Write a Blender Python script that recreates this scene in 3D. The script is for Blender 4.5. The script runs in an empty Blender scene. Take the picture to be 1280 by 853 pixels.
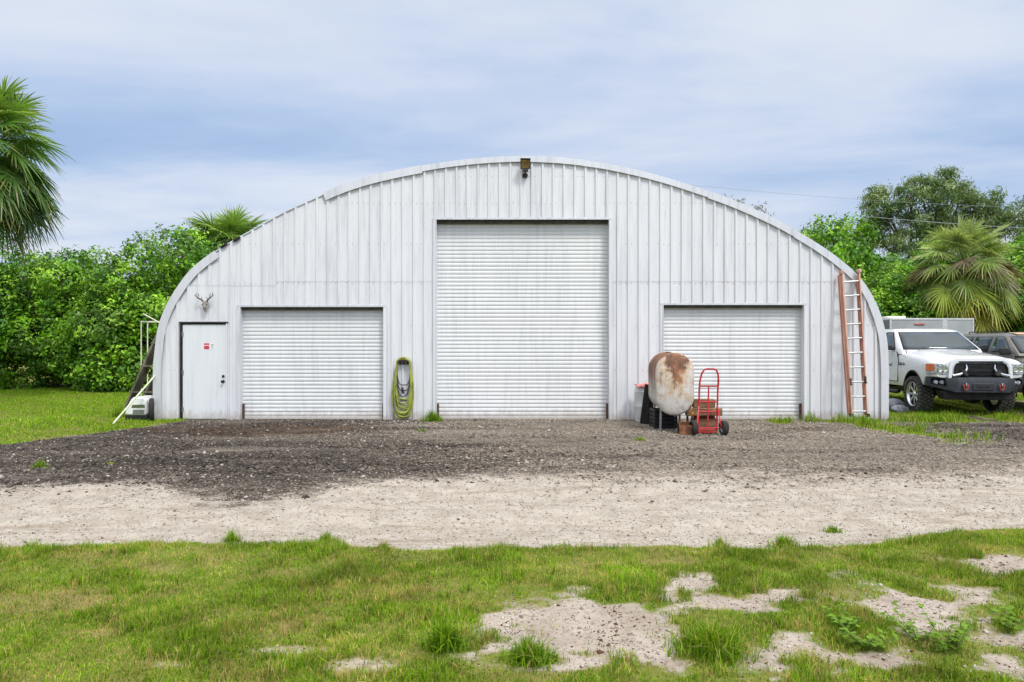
import bpy, bmesh, math, random
import numpy as np
from mathutils import Vector, Matrix, Quaternion
R = math.radians
PI = math.pi
random.seed(7)
rng = np.random.default_rng(7)
scene = bpy.context.scene
COL = scene.collection

# ------------------------------------------------------------------ layout constants
F = 900.0            # focal length expressed in photo widths of 1280
HC = 1.65            # eye height
WY = 15.4            # distance of the building front

def at(px, py, Y):
    return Vector(((px - 640) / F * Y, Y, HC - (py - 428) / F * Y))

def gnd(px, py):
    Y = HC * F / (py - 428)
    return ((px - 640) / F * Y, Y)

def lin(r, g, b):
    f = lambda c: ((c / 255 + 0.055) / 1.055) ** 2.4 if c > 10 else c / 255 / 12.92
    return (f(r), f(g), f(b), 1.0)

# ------------------------------------------------------------------ noise (numpy value noise)
def _hash(ix, iy, s):
    h = (ix.astype(np.int64) * 374761393 + iy.astype(np.int64) * 668265263 + s * 974634777) & 0xFFFFFFFF
    h = ((h ^ (h >> 13)) * 1274126177) & 0xFFFFFFFF
    return ((h ^ (h >> 16)) & 0xFFFF) / 65535.0

def vnoise(x, y, s=0):
    x = np.asarray(x, float); y = np.asarray(y, float)
    ix = np.floor(x); iy = np.floor(y)
    fx = x - ix; fy = y - iy
    fx = fx * fx * (3 - 2 * fx); fy = fy * fy * (3 - 2 * fy)
    a = _hash(ix, iy, s); b = _hash(ix + 1, iy, s); c = _hash(ix, iy + 1, s); d = _hash(ix + 1, iy + 1, s)
    return (a * (1 - fx) + b * fx) * (1 - fy) + (c * (1 - fx) + d * fx) * fy

def fbm(x, y, s=0, o=4):
    t = 0; a = 0.5; n = 0
    for k in range(o):
        t = t + a * vnoise(x * 2 ** k, y * 2 ** k, s + k); n += a; a *= 0.5
    return t / n

def sstep(a, b, x):
    t = np.clip((x - a) / (b - a), 0, 1)
    return t * t * (3 - 2 * t)

# ------------------------------------------------------------------ object helpers
def tag(o, label=None, cat=None, group=None, kind=None):
    if label: o['label'] = label
    if cat: o['category'] = cat
    if group: o['group'] = group
    if kind: o['kind'] = kind
    return o

def thing(name, label, cat, loc=(0, 0, 0), rz=0, group=None):
    o = bpy.data.objects.new(name, None)
    COL.objects.link(o)
    o.empty_display_size = 0.2
    o.location = loc
    o.rotation_euler = (0, 0, rz)
    return tag(o, label, cat, group)

def link(name, me, parent=None):
    o = bpy.data.objects.new(name, me)
    COL.objects.link(o)
    if parent: o.parent = parent
    return o

def fastmesh(name, verts, faces, mats, parent=None, col=None, smooth=False, mi=None):
    """verts (N,3); faces: list of int arrays (k,m)"""
    me = bpy.data.meshes.new(name)
    verts = np.ascontiguousarray(verts, dtype=np.float32)
    me.vertices.add(len(verts)); me.vertices.foreach_set('co', verts.ravel())
    idx = np.concatenate([f.ravel() for f in faces]).astype(np.int32)
    tot = np.concatenate([np.full(len(f), f.shape[1]) for f in faces]).astype(np.int32)
    st = np.concatenate([[0], np.cumsum(tot)[:-1]]).astype(np.int32)
    me.loops.add(len(idx)); me.loops.foreach_set('vertex_index', idx)
    me.polygons.add(len(tot)); me.polygons.foreach_set('loop_start', st); me.polygons.foreach_set('loop_total', tot)
    if smooth: me.polygons.foreach_set('use_smooth', np.ones(len(tot), dtype=bool))
    if mi is not None: me.polygons.foreach_set('material_index', np.asarray(mi, dtype=np.int32))
    if col is not None:
        a = me.color_attributes.new('Col', 'FLOAT_COLOR', 'POINT')
        c = np.ones((len(verts), 4), dtype=np.float32); c[:, :col.shape[1]] = col
        a.data.foreach_set('color', c.ravel())
    me.update(calc_edges=True)
    me.validate()
    for m in (mats if isinstance(mats, (list, tuple)) else [mats]): me.materials.append(m)
    return link(name, me, parent)

class MB:
    def __init__(s): s.v = []; s.f = []; s.m = []; s.sm = []
    def add(s, vs, fs, m=0, sm=False):
        b = len(s.v); s.v += [Vector(v) for v in vs]
        for f in fs: s.f.append([b + i for i in f]); s.m.append(m); s.sm.append(sm)
        return s
    def box(s, c, d, rot=None, m=0):
        hx, hy, hz = d[0] / 2, d[1] / 2, d[2] / 2
        vs = [Vector((x, y, z)) for x in (-hx, hx) for y in (-hy, hy) for z in (-hz, hz)]
        if rot is not None: vs = [rot @ v for v in vs]
        vs = [v + Vector(c) for v in vs]
        return s.add(vs, [(0, 1, 3, 2), (4, 6, 7, 5), (0, 4, 5, 1), (2, 3, 7, 6), (0, 2, 6, 4), (1, 5, 7, 3)], m)
    def bar(s, a, b, w, h, m=0, up=(0, 0, 1)):
        a = Vector(a); b = Vector(b); d = b - a
        z = d.normalized(); u = Vector(up)
        if abs(z.dot(u)) > 0.98: u = Vector((0, 1, 0))
        x = u.cross(z).normalized(); y = z.cross(x)
        rot = Matrix((x, y, z)).transposed()
        return s.box((a + b) / 2, (w, h, d.length), rot, m)
    def tube(s, pts, r, n=8, m=0, closed=False, cap=True):
        pts = [Vector(p) for p in pts]
        k = len(pts); rs = r if isinstance(r, (list, tuple)) else [r] * k
        base = len(s.v); prev = None; rings = []
        for i, p in enumerate(pts):
            if closed: t = (pts[(i + 1) % k] - pts[i - 1])
            else: t = pts[min(i + 1, k - 1)] - pts[max(i - 1, 0)]
            t = t.normalized() if t.length > 1e-9 else Vector((0, 0, 1))
            if prev is None:
                u = Vector((0, 0, 1)) if abs(t.z) < 0.9 else Vector((0, 1, 0))
                x = u.cross(t).normalized()
            else:
                x = (prev - t * prev.dot(t))
                x = x.normalized() if x.length > 1e-6 else t.orthogonal().normalized()
            prev = x; y = t.cross(x)
            rings.append([p + (x * math.cos(2 * PI * j / n) + y * math.sin(2 * PI * j / n)) * rs[i] for j in range(n)])
        vs = [v for rg in rings for v in rg]; fs = []
        for i in range(k if closed else k - 1):
            a = i * n; b = ((i + 1) % k) * n
            for j in range(n): fs.append((a + j, a + (j + 1) % n, b + (j + 1) % n, b + j))
        s.add(vs, fs, m, True)
        if cap and not closed:
            s.f.append([base + j for j in reversed(range(n))]); s.m.append(m); s.sm.append(False)
            s.f.append([base + (k - 1) * n + j for j in range(n)]); s.m.append(m); s.sm.append(False)
        return s
    def lathe(s, prof, c=(0, 0, 0), axis='z', n=24, m=0, closed=False, sm=True):
        """prof: list of (radius, height)"""
        vs = []; fs = []; k = len(prof)
        for (r, h) in prof:
            for j in range(n):
                a = 2 * PI * j / n
                p = (r * math.cos(a), r * math.sin(a), h)
                if axis == 'x': p = (h, r * math.cos(a), r * math.sin(a))
                if axis == 'y': p = (r * math.sin(a), h, r * math.cos(a))
                vs.append(Vector(p) + Vector(c))
        for i in range(k if closed else k - 1):
            a = i * n; b = ((i + 1) % k) * n
            for j in range(n): fs.append((a + j, a + (j + 1) % n, b + (j + 1) % n, b + j))
        base = len(s.v)
        s.add(vs, fs, m, sm)
        if not closed:
            for ring, rev in ((0, True), (k - 1, False)):
                if prof[ring][0] > 1e-5:
                    idx = [base + ring * n + j for j in range(n)]
                    s.f.append(idx[::-1] if rev else idx); s.m.append(m); s.sm.append(False)
        return s
    def prism(s, poly, a, b, axis='y', m=0):
        """extrude a 2d polygon (list) from a to b along the axis; 2d = the other two axes in order"""
        def P(p, t):
            return {'y': (p[0], t, p[1]), 'x': (t, p[0], p[1]), 'z': (p[0], p[1], t)}[axis]
        n = len(poly)
        vs = [P(p, a) for p in poly] + [P(p, b) for p in poly]
        fs = [list(range(n)), list(range(2 * n - 1, n - 1, -1))] + [(i, i + n, (i + 1) % n + n, (i + 1) % n) for i in range(n)]
        return s.add(vs, fs, m)
    def grid(s, fn, nu, nv, m=0, sm=True, closed_u=False):
        vs = [Vector(fn(i / nu, j / nv)) for j in range(nv + 1) for i in range(nu + 1)]
        fs = [(j * (nu + 1) + i, j * (nu + 1) + i + 1, (j + 1) * (nu + 1) + i + 1, (j + 1) * (nu + 1) + i) for j in range(nv) for i in range(nu)]
        return s.add(vs, fs, m, sm)
    def build(s, name, mats, parent=None, bevel=0, seg=2, angle=35, solid=0, offset=None, recalc=True):
        me = bpy.data.meshes.new(name)
        vs = s.v
        if offset is not None: vs = [v - Vector(offset) for v in vs]
        me.from_pydata([tuple(v) for v in vs], [], s.f)
        for i, p in enumerate(me.polygons): p.material_index = s.m[i]; p.use_smooth = s.sm[i]
        if recalc:
            bm = bmesh.new(); bm.from_mesh(me); bmesh.ops.recalc_face_normals(bm, faces=bm.faces); bm.to_mesh(me); bm.free()
        me.set_sharp_from_angle(angle=R(angle))
        for m in (mats if isinstance(mats, (list, tuple)) else [mats]): me.materials.append(m)
        o = link(name, me, parent)
        if offset is not None:
            loc = Vector(offset); q = parent
            while q: loc -= q.location; q = q.parent
            o.location = loc
        if solid:
            md = o.modifiers.new('thickness', 'SOLIDIFY'); md.thickness = solid; md.offset = 0
        if bevel:
            md = o.modifiers.new('bevel', 'BEVEL'); md.width = bevel; md.segments = seg; md.limit_method = 'ANGLE'; md.angle_limit = R(40)
            md.harden_normals = False
        return o

def copy_tree(o, parent=None):
    c = o.copy(); COL.objects.link(c)
    if parent: c.parent = parent
    for ch in list(o.children): copy_tree(ch, c)
    return c

# ------------------------------------------------------------------ node helpers
def newmat(name):
    m = bpy.data.materials.new(name); m.use_nodes = True
    nt = m.node_tree; nt.nodes.clear()
    out = nt.nodes.new('ShaderNodeOutputMaterial')
    return m, nt, out

class N:
    """tiny wrapper to write node graphs"""
    def __init__(s, nt): s.nt = nt
    def n(s, t, **kw):
        nd = s.nt.nodes.new(t)
        for k, v in kw.items(): setattr(nd, k, v)
        return nd
    def l(s, a, b): s.nt.links.new(a, b)
    def val(s, sock, v):
        if hasattr(v, 'is_output') or isinstance(v, bpy.types.NodeSocket): s.l(v, sock)
        else: sock.default_value = v
    def noise(s, vec, scale, detail=4, rough=0.55, dist=0, out='Fac'):
        nd = s.n('ShaderNodeTexNoise'); s.l(vec, nd.inputs['Vector'])
        nd.inputs['Scale'].default_value = scale; nd.inputs['Detail'].default_value = detail
        nd.inputs['Roughness'].default_value = rough; nd.inputs['Distortion'].default_value = dist
        return nd.outputs[out]
    def voro(s, vec, scale, feature='F1', out='Distance', rnd=1):
        nd = s.n('ShaderNodeTexVoronoi', feature=feature); s.l(vec, nd.inputs['Vector'])
        nd.inputs['Scale'].default_value = scale; nd.inputs['Randomness'].default_value = rnd
        return nd.outputs[out]
    def math(s, op, a, b=0.0, c=None, clamp=False):
        nd = s.n('ShaderNodeMath', operation=op, use_clamp=clamp)
        s.val(nd.inputs[0], a); s.val(nd.inputs[1], b)
        if c is not None: s.val(nd.inputs[2], c)
        return nd.outputs[0]
    def ramp(s, fac, stops, interp='LINEAR'):
        nd = s.n('ShaderNodeValToRGB'); s.l(fac, nd.inputs[0]); cr = nd.color_ramp; cr.interpolation = interp
        while len(cr.elements) < len(stops): cr.elements.new(0.5)
        for e, (p, c) in zip(cr.elements, stops):
            e.position = p; e.color = c if not isinstance(c, (int, float)) else (c, c, c, 1)
        return nd.outputs[0]
    def mix(s, fac, a, b, mode='MIX'):
        nd = s.n('ShaderNodeMix', data_type='RGBA', blend_type=mode)
        s.val(nd.inputs[0], fac); s.val(nd.inputs[6], a); s.val(nd.inputs[7], b)
        return nd.outputs[2]
    def mapr(s, v, a, b, c=0, d=1, t='SMOOTHSTEP'):
        nd = s.n('ShaderNodeMapRange', interpolation_type=t); s.val(nd.inputs[0], v)
        for i, x in zip((1, 2, 3, 4), (a, b, c, d)): nd.inputs[i].default_value = x
        return nd.outputs[0]
    def mapping(s, vec, scale=(1, 1, 1), loc=(0, 0, 0), rot=(0, 0, 0)):
        nd = s.n('ShaderNodeMapping'); s.l(vec, nd.inputs[0])
        nd.inputs['Scale'].default_value = scale; nd.inputs['Location'].default_value = loc; nd.inputs['Rotation'].default_value = rot
        return nd.outputs[0]
    def bump(s, h, strength=0.3, dist=0.01):
        nd = s.n('ShaderNodeBump'); s.l(h, nd.inputs['Height'])
        nd.inputs['Strength'].default_value = strength; nd.inputs['Distance'].default_value = dist
        return nd.outputs[0]
    def bsdf(s, out, color, rough=0.5, metal=0.0, normal=None, spec=0.5, **kw):
        b = s.n('ShaderNodeBsdfPrincipled'); s.val(b.inputs['Base Color'], color)
        s.val(b.inputs['Roughness'], rough); s.val(b.inputs['Metallic'], metal)
        b.inputs['Specular IOR Level'].default_value = spec
        if normal is not None: s.l(normal, b.inputs['Normal'])
        for k, v in kw.items(): s.val(b.inputs[k.replace('_', ' ')], v)
        if out is not None: s.l(b.outputs[0], out.inputs[0])
        return b
    def obj(s): return s.n('ShaderNodeTexCoord').outputs['Object']
    def attr(s, name, out='Color'): return s.n('ShaderNodeAttribute', attribute_name=name).outputs[out]

def simple(name, c1, c2=None, rough=0.5, metal=0, scale=6, bump=0, bscale=60, spec=0.5, lo=0.35, hi=0.65, stretch=(1, 1, 1), coat=0):
    """procedural material: noise between two colours, some roughness variation, bump"""
    m, nt, out = newmat(name); g = N(nt)
    c2 = c2 or tuple(x * 0.75 for x in c1[:3]) + (1,)
    v = g.mapping(g.obj(), stretch)
    nz = g.noise(v, scale, 5, 0.6)
    col = g.mix(g.mapr(nz, lo, hi), c1, c2)
    rg = g.mapr(g.noise(v, scale * 2.3, 3), 0.3, 0.7, max(rough - 0.08, 0.02), min(rough + 0.1, 1))
    nm = g.bump(g.noise(v, bscale, 4), bump, 0.01) if bump else None
    b = g.bsdf(out, col, rg, metal, nm, spec)
    if coat: b.inputs['Coat Weight'].default_value = coat
    return m
SUN_E, SKY_B, SKY_TOP, SKY_SUN, EXPOSURE = 1.85, 0.95, 0.95, 1.2, 0.14
# ================================================================== materials
def mat_wall(name, c1, c2, metal=0.0, rough=0.45):
    m, nt, out = newmat(name); g = N(nt); o = g.obj()
    streak = g.noise(g.mapping(o, (5, 5, 0.35)), 2.2, 5, 0.65)
    blot = g.noise(o, 0.9, 4, 0.6)
    sheet = g.noise(g.mapping(o, (1.1, 1, 0.02)), 1.0, 0)
    col = g.mix(g.mapr(streak, 0.40, 0.72), c1, c2)
    col = g.mix(g.math('MULTIPLY', g.mapr(blot, 0.5, 0.75), 0.35), col, c2)
    col = g.mix(g.math('MULTIPLY', g.mapr(sheet, 0.3, 0.7), 0.35), col, tuple(min(x * 1.10, 1) for x in c1[:3]) + (1,))
    # small grime specks and tan runs
    sp = g.voro(g.mapping(o, (1, 1, 0.6)), 9, 'F1', 'Distance')
    col = g.mix(g.math('MULTIPLY', g.mapr(sp, 0.0, 0.07, 1, 0), 0.45), col, lin(120, 116, 112))
    run = g.noise(g.mapping(o, (7, 7, 0.5)), 1.7, 4, 0.7)
    big = g.noise(o, 0.45, 2)
    col = g.mix(g.math('MULTIPLY', g.math('MULTIPLY', g.mapr(run, 0.60, 0.75), g.mapr(big, 0.52, 0.68)), 0.5), col, lin(176, 166, 150))
    sz = g.n('ShaderNodeSeparateXYZ'); g.l(o, sz.inputs[0])
    mud = g.math('ADD', g.mapr(sz.outputs[2], 0.0, 0.42, 1, 0, 'LINEAR'), g.math('MULTIPLY', g.math('SUBTRACT', g.noise(g.mapping(o, (3, 3, 1.2)), 3.0, 6, 0.7), 0.5), 1.3))
    col = g.mix(g.math('MULTIPLY', g.mapr(mud, 0.45, 1.0), 0.55), col, lin(158, 146, 132))
    rs = g.noise(g.mapping(o, (9, 9, 0.8)), 1.3, 3, 0.6)
    col = g.mix(g.math('MULTIPLY', g.mapr(rs, 0.70, 0.80), 0.45), col, lin(164, 132, 104))
    rg = g.mapr(streak, 0.3, 0.7, rough - 0.08, rough + 0.12)
    nm = g.bump(g.noise(g.mapping(o, (1.2, 1, 0.5)), 2.0, 2), 0.10, 0.05)
    g.bsdf(out, col, rg, metal, nm, 0.5)
    return m

M = {}
M['wall'] = mat_wall('wall_sheet_metal', lin(214, 215, 217), lin(194, 195, 199))
M['flash'] = mat_wall('flashing_metal', lin(208, 209, 212), lin(186, 188, 193), 0.25, 0.4)
M['curtain'] = mat_wall('shutter_metal', lin(214, 215, 214), lin(200, 201, 201))
M['doorpaint'] = mat_wall('door_paint', lin(214, 217, 219), lin(203, 206, 208))
M['roof'] = mat_wall('roof_metal', lin(200, 204, 210), lin(170, 174, 180), 0.4, 0.4)
M['screw'] = simple('screw_zinc', lin(150, 150, 152), lin(120, 105, 92), 0.5, 0.4, 20)
M['seal'] = simple('weather_seal', lin(95, 94, 80), lin(70, 69, 60), 0.8, 0, 8)  # paints the shadow band under the shutter headers; soffit and threshold share it
M['rust'] = simple('rusty_steel', lin(104, 66, 48), lin(64, 44, 38), 0.85, 0, 14, 0.4)
M['dark_steel'] = simple('dark_steel', lin(58, 54, 50), lin(40, 38, 36), 0.55, 0.3, 12)
M['black'] = simple('black_plastic', lin(28, 28, 30), lin(18, 18, 19), 0.55, 0, 10)
M['black_matte'] = simple('black_matte', lin(22, 21, 21), lin(34, 32, 30), 0.85, 0, 5, 0.2)
M['chrome'] = simple('chrome', lin(214, 216, 218), lin(196, 198, 202), 0.12, 1.0, 4)
M['steel'] = simple('bare_steel', lin(168, 170, 172), lin(146, 148, 150), 0.35, 0.9, 9)
M['alu'] = simple('aluminium', lin(206, 206, 206), lin(186, 186, 184), 0.4, 0.6, 9)
M['brown_seal'] = simple('lamp_glass', lin(178, 138, 82), lin(120, 100, 66), 0.15, 0.2, 10)
M['truck'] = simple('white_car_paint', lin(216, 217, 219), lin(210, 211, 214), 0.22, 0, 1.2, 0, coat=0.6)
M['suv'] = simple('faded_taupe_paint', lin(108, 105, 100), lin(96, 93, 89), 0.3, 0.25, 1.5, 0, coat=0.3)
M['suvrust'] = simple('sun_burnt_paint', lin(196, 158, 120), lin(150, 138, 124), 0.6, 0, 2.2)
M['glass'] = simple('car_glass', lin(44, 60, 68), lin(34, 48, 54), 0.05, 0, 1, spec=0.5, coat=0.15)
M['rubber'] = simple('tyre_rubber', lin(46, 45, 44), lin(32, 31, 31), 0.85, 0, 9, 0.3)
M['tread'] = simple('dusty_tread', lin(104, 101, 97), lin(74, 72, 70), 0.9, 0, 9, 0.2)
M['lens'] = simple('headlamp_lens', lin(196, 200, 204), lin(120, 126, 132), 0.12, 0.3, 22, coat=0.5)
M['amber'] = simple('amber_lens', lin(214, 112, 48), lin(186, 88, 36), 0.15, 0, 12, coat=0.6)
M['red'] = simple('red_paint', lin(192, 30, 38), lin(160, 24, 32), 0.4, 0, 9)
M['redlens'] = simple('red_lens', lin(168, 92, 84), lin(150, 76, 68), 0.25, 0, 12)
M['orange'] = simple('orange_fibreglass', lin(204, 160, 140), lin(180, 130, 110), 0.6, 0, 5, 0.1, 40, stretch=(1, 1, 0.4))
M['hose'] = simple('yellow_hose', lin(164, 168, 72), lin(122, 130, 54), 0.5, 0, 9)
M['hose2'] = simple('grey_hose', lin(92, 94, 100), lin(70, 72, 78), 0.5, 0, 9)
M['hanger'] = simple('hanger_metal', lin(150, 140, 134), lin(110, 92, 84), 0.6, 0.2, 12)
M['bone'] = simple('bone', lin(164, 160, 152), lin(120, 114, 106), 0.7, 0, 14)
M['antler'] = simple('antler', lin(116, 108, 98), lin(84, 78, 70), 0.7, 0, 14)
M['timber'] = simple('weathered_timber', lin(150, 118, 86), lin(100, 78, 58), 0.85, 0, 3, 0.4, 30, stretch=(0.6, 5, 5))
M['timber2'] = simple('green_grey_timber', lin(112, 106, 88), lin(72, 72, 56), 0.9, 0, 3, 0.4, 30, stretch=(3, 3, 0.7))
M['pvc'] = simple('white_pipe', lin(218, 220, 196), lin(198, 204, 168), 0.45, 0, 3)
M['cart'] = simple('white_plastic', lin(228, 230, 228), lin(206, 209, 204), 0.4, 0, 4)
M['cartdark'] = simple('olive_trim', lin(92, 104, 58), lin(66, 74, 44), 0.5, 0, 6)
M['drum'] = simple('milky_plastic', lin(206, 208, 206), lin(184, 186, 182), 0.5, 0, 4)
M['pinkred'] = simple('faded_red_plastic', lin(216, 104, 100), lin(228, 160, 154), 0.6, 0, 7)
M['trailer'] = simple('trailer_sheet', lin(168, 170, 170), lin(150, 153, 153), 0.45, 0.3, 1.5)
M['trailer_dark'] = simple('trailer_trim', lin(110, 114, 112), lin(90, 94, 92), 0.5, 0.3, 2)  # darker copy of the trailer sheet for the side in shade
M['wire'] = simple('grey_wire', lin(150, 154, 158), lin(130, 134, 140), 0.6, 0.2, 2)
M['signred'] = simple('sign_red', lin(204, 62, 76), lin(190, 50, 64), 0.5, 0, 8)
M['signwhite'] = simple('sign_white', lin(226, 228, 226), lin(216, 218, 216), 0.5, 0, 8)
M['signink'] = simple('sign_ink', lin(116, 124, 126), lin(96, 104, 106), 0.5, 0, 8)
M['rubble'] = simple('grey_rubble', lin(128, 132, 140), lin(92, 95, 102), 0.85, 0, 4, 0.5)
M['bark'] = simple('bark', lin(112, 98, 84), lin(70, 60, 52), 0.9, 0, 4, 0.6, 14, stretch=(1, 1, 0.4))
M['twig'] = simple('grey_twig', lin(140, 138, 136), lin(104, 102, 100), 0.9, 0, 4)

def mat_tank():
    m, nt, out = newmat('tank_paint'); g = N(nt); o = g.obj()
    sx = g.n('ShaderNodeSeparateXYZ'); g.l(o, sx.inputs[0])
    x, y, z = sx.outputs
    st = g.noise(g.mapping(o, (4, 4, 0.9)), 2.6, 6, 0.7)
    fine = g.noise(o, 9, 5, 0.7)
    # rust comes down from the filler on top and fades towards mid height
    h = g.mapr(z, -0.32, 0.42, 0, 1.05, 'LINEAR')
    cen = g.mapr(g.math('ABSOLUTE', g.math('SUBTRACT', x, 0.02)), 0.0, 0.34, 1, 0.25, 'LINEAR')
    r = g.math('MULTIPLY', h, cen)
    r = g.math('ADD', r, g.math('MULTIPLY', g.math('SUBTRACT', st, 0.5), 1.5))
    r = g.math('ADD', r, g.math('MULTIPLY', g.math('SUBTRACT', fine, 0.5), 1.3))
    rust = g.mapr(r, 0.30, 0.72)
    thin = g.mapr(r, -0.05, 0.45)
    paint = g.mix(g.mapr(fine, 0.4, 0.7), lin(200, 196, 189), lin(168, 160, 150))
    chips = g.mapr(g.voro(o, 16), 0.0, 0.12, 1, 0)
    paint = g.mix(g.math('MULTIPLY', chips, 0.6), paint, lin(112, 92, 74))
    paint = g.mix(g.math('MULTIPLY', thin, 0.8), paint, lin(190, 160, 124))
    rc = g.mix(g.mapr(fine, 0.35, 0.65), lin(126, 80, 56), lin(88, 60, 48))
    rc = g.mix(g.mapr(g.noise(o, 5, 3), 0.5, 0.7), rc, lin(156, 104, 66))
    side = g.mapr(y, -0.62, -0.56, 0, 1)
    sr = g.mapr(g.math('ADD', g.math('MULTIPLY', z, 0.9), g.math('MULTIPLY', st, 1.2)), 0.30, 0.85)
    rust = g.math('MAXIMUM', rust, g.math('MULTIPLY', sr, side))
    rust = g.math('MULTIPLY', rust, 0.93)
    g.bsdf(out, g.mix(rust, paint, rc), g.mapr(rust, 0, 1, 0.5, 0.85), 0, g.bump(g.math('ADD', fine, rust), 0.25, 0.006))
    return m
M['tank'] = mat_tank()

def mat_leaf(name, rough=0.45, trans=0.35, spec=0.4):
    m, nt, out = newmat(name); g = N(nt)
    c = g.attr('Col')
    nz = g.noise(g.obj(), 14, 2)
    col = g.mix(g.mapr(nz, 0.35, 0.65), c, g.mix(1.0, c, (0.82, 0.86, 0.8, 1), 'MULTIPLY'))
    b = g.bsdf(None, col, rough, 0, None, spec)
    t = g.n('ShaderNodeBsdfTranslucent'); g.l(g.mix(1.0, col, (1.25, 1.2, 0.7, 1), 'MULTIPLY'), t.inputs[0])
    mx = g.n('ShaderNodeMixShader'); mx.inputs[0].default_value = trans
    g.l(b.outputs[0], mx.inputs[1]); g.l(t.outputs[0], mx.inputs[2]); g.l(mx.outputs[0], out.inputs[0])
    return m
M['leaf'] = mat_leaf('leaf_surface', 0.42, 0.25)
M['palmleaf'] = mat_leaf('palm_leaf_surface', 0.4, 0.3, 0.5)
M['blade'] = mat_leaf('grass_blade_surface', 0.55, 0.35, 0.3)

def mat_stone():
    m, nt, out = newmat('stone_chips'); g = N(nt)
    c = g.attr('Col'); col = g.mix(g.mapr(g.noise(g.obj(), 40, 2), 0.3, 0.7), c, g.mix(1, c, (0.75, 0.75, 0.75, 1), 'MULTIPLY'))
    g.bsdf(out, col, 0.85, 0, None, 0.3); return m
M['stone'] = mat_stone()

def mat_ground():
    m, nt, out = newmat('ground_surface'); g = N(nt); o = g.obj()
    A = g.n('ShaderNodeSeparateColor'); g.l(g.attr('MaskA'), A.inputs[0]); gravel, road, lawn = A.outputs[:3]
    B = g.n('ShaderNodeSeparateColor'); g.l(g.attr('MaskB'), B.inputs[0]); dark, brown, dry = B.outputs[:3]
    n1 = g.noise(o, 3.5, 6, 0.65); n2 = g.noise(o, 22, 5, 0.7); n3 = g.noise(o, 90, 4, 0.7); n4 = g.noise(g.mapping(o, (0.45, 1.5, 1)), 0.9, 6, 0.65)
    # gravel: crushed asphalt with pale shell
    vc = g.n('ShaderNodeTexVoronoi'); g.l(o, vc.inputs['Vector']); vc.inputs['Scale'].default_value = 38
    sc = g.n('ShaderNodeSeparateColor'); g.l(vc.outputs['Color'], sc.inputs[0])
    st_d = g.ramp(sc.outputs[0], [(0, lin(36, 31, 27)), (0.5, lin(72, 63, 56)), (0.88, lin(104, 92, 82)), (0.97, lin(140, 127, 114)), (1, lin(190, 178, 164))])
    st_l = g.ramp(sc.outputs[0], [(0, lin(84, 75, 65)), (0.4, lin(122, 111, 99)), (0.85, lin(148, 136, 122)), (1, lin(184, 172, 156))])
    gcol = g.mix(g.mapr(g.math('ADD', dark, g.math('MULTIPLY', g.math('SUBTRACT', n4, 0.5), 2.6)), 0.1, 0.9), st_l, st_d)
    gcol = g.mix(g.math('MULTIPLY', g.mapr(n2, 0.45, 0.7), 0.5), gcol, g.mix(1, gcol, (0.6, 0.58, 0.56, 1), 'MULTIPLY'))
    damp = g.noise(g.mapping(o, (0.35, 1.6, 1), (4, 2, 0)), 1.1, 5, 0.6)
    gcol = g.mix(g.math('MULTIPLY', g.mapr(damp, 0.50, 0.64), 0.8), gcol, g.mix(1, gcol, (0.48, 0.46, 0.44, 1), 'MULTIPLY'))
    gcol = g.mix(g.math('MULTIPLY', g.mapr(damp, 0.44, 0.30), 0.45), gcol, lin(150, 139, 126))
    gcol = g.mix(g.math('MULTIPLY', g.mapr(g.math('ADD', brown, g.math('MULTIPLY', g.math('SUBTRACT', n1, 0.5), 1.2)), 0.35, 0.8), 0.8), gcol, g.mix(n2, lin(58, 46, 37), lin(104, 82, 64)))
    # sandy shell road
    rc = g.mix(g.mapr(n1, 0.3, 0.7), lin(186, 178, 167), lin(162, 152, 139))
    rc = g.mix(g.math('MULTIPLY', g.mapr(n2, 0.45, 0.75), 0.6), rc, lin(136, 119, 103))
    rc = g.mix(g.math('MULTIPLY', g.mapr(n4, 0.5, 0.7), 0.45), rc, lin(190, 180, 167))
    rc = g.mix(g.math('MULTIPLY', g.mapr(g.voro(o, 30), 0.0, 0.22, 1, 0), 0.35), rc, lin(108, 95, 84))
    rc = g.mix(g.math('MULTIPLY', g.mapr(g.noise(g.mapping(o, (0.35, 2.2, 1)), 2.4, 4, 0.7), 0.52, 0.7), 0.75), rc, lin(142, 127, 110))
    # bare sand and thatch of the lawn
    sand = g.mix(g.mapr(n1, 0.3, 0.7), lin(184, 173, 161), lin(154, 141, 128))
    sand = g.mix(g.math('MULTIPLY', g.mapr(n2, 0.5, 0.72), 0.65), sand, lin(124, 102, 86))
    sand = g.mix(g.math('MULTIPLY', g.mapr(n3, 0.5, 0.75), 0.4), sand, lin(192, 181, 170))
    soil = g.mix(g.mapr(n2, 0.3, 0.7), lin(100, 108, 36), lin(140, 130, 72))
    soil = g.mix(g.mapr(g.noise(o, 1.3, 4), 0.4, 0.65), soil, lin(106, 128, 30))
    soil = g.mix(g.math('MULTIPLY', g.mapr(n3, 0.45, 0.65), 0.6), soil, lin(70, 76, 26))
    soil = g.mix(g.math('MULTIPLY', dry, 0.45), soil, g.mix(n2, lin(170, 150, 106), lin(128, 112, 76)))
    lw = g.mapr(g.math('ADD', lawn, g.math('ADD', g.math('MULTIPLY', g.math('SUBTRACT', n2, 0.5), 1.3), g.math('MULTIPLY', g.math('SUBTRACT', n1, 0.5), 0.8))), 0.2, 0.85)
    base = g.mix(lw, sand, soil)
    nb = g.math('ADD', g.math('MULTIPLY', g.math('SUBTRACT', n1, 0.5), 1.1), g.math('MULTIPLY', g.math('SUBTRACT', n2, 0.5), 1.3))
    base = g.mix(g.mapr(g.math('ADD', road, nb), 0.25, 0.75), base, rc)
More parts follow.
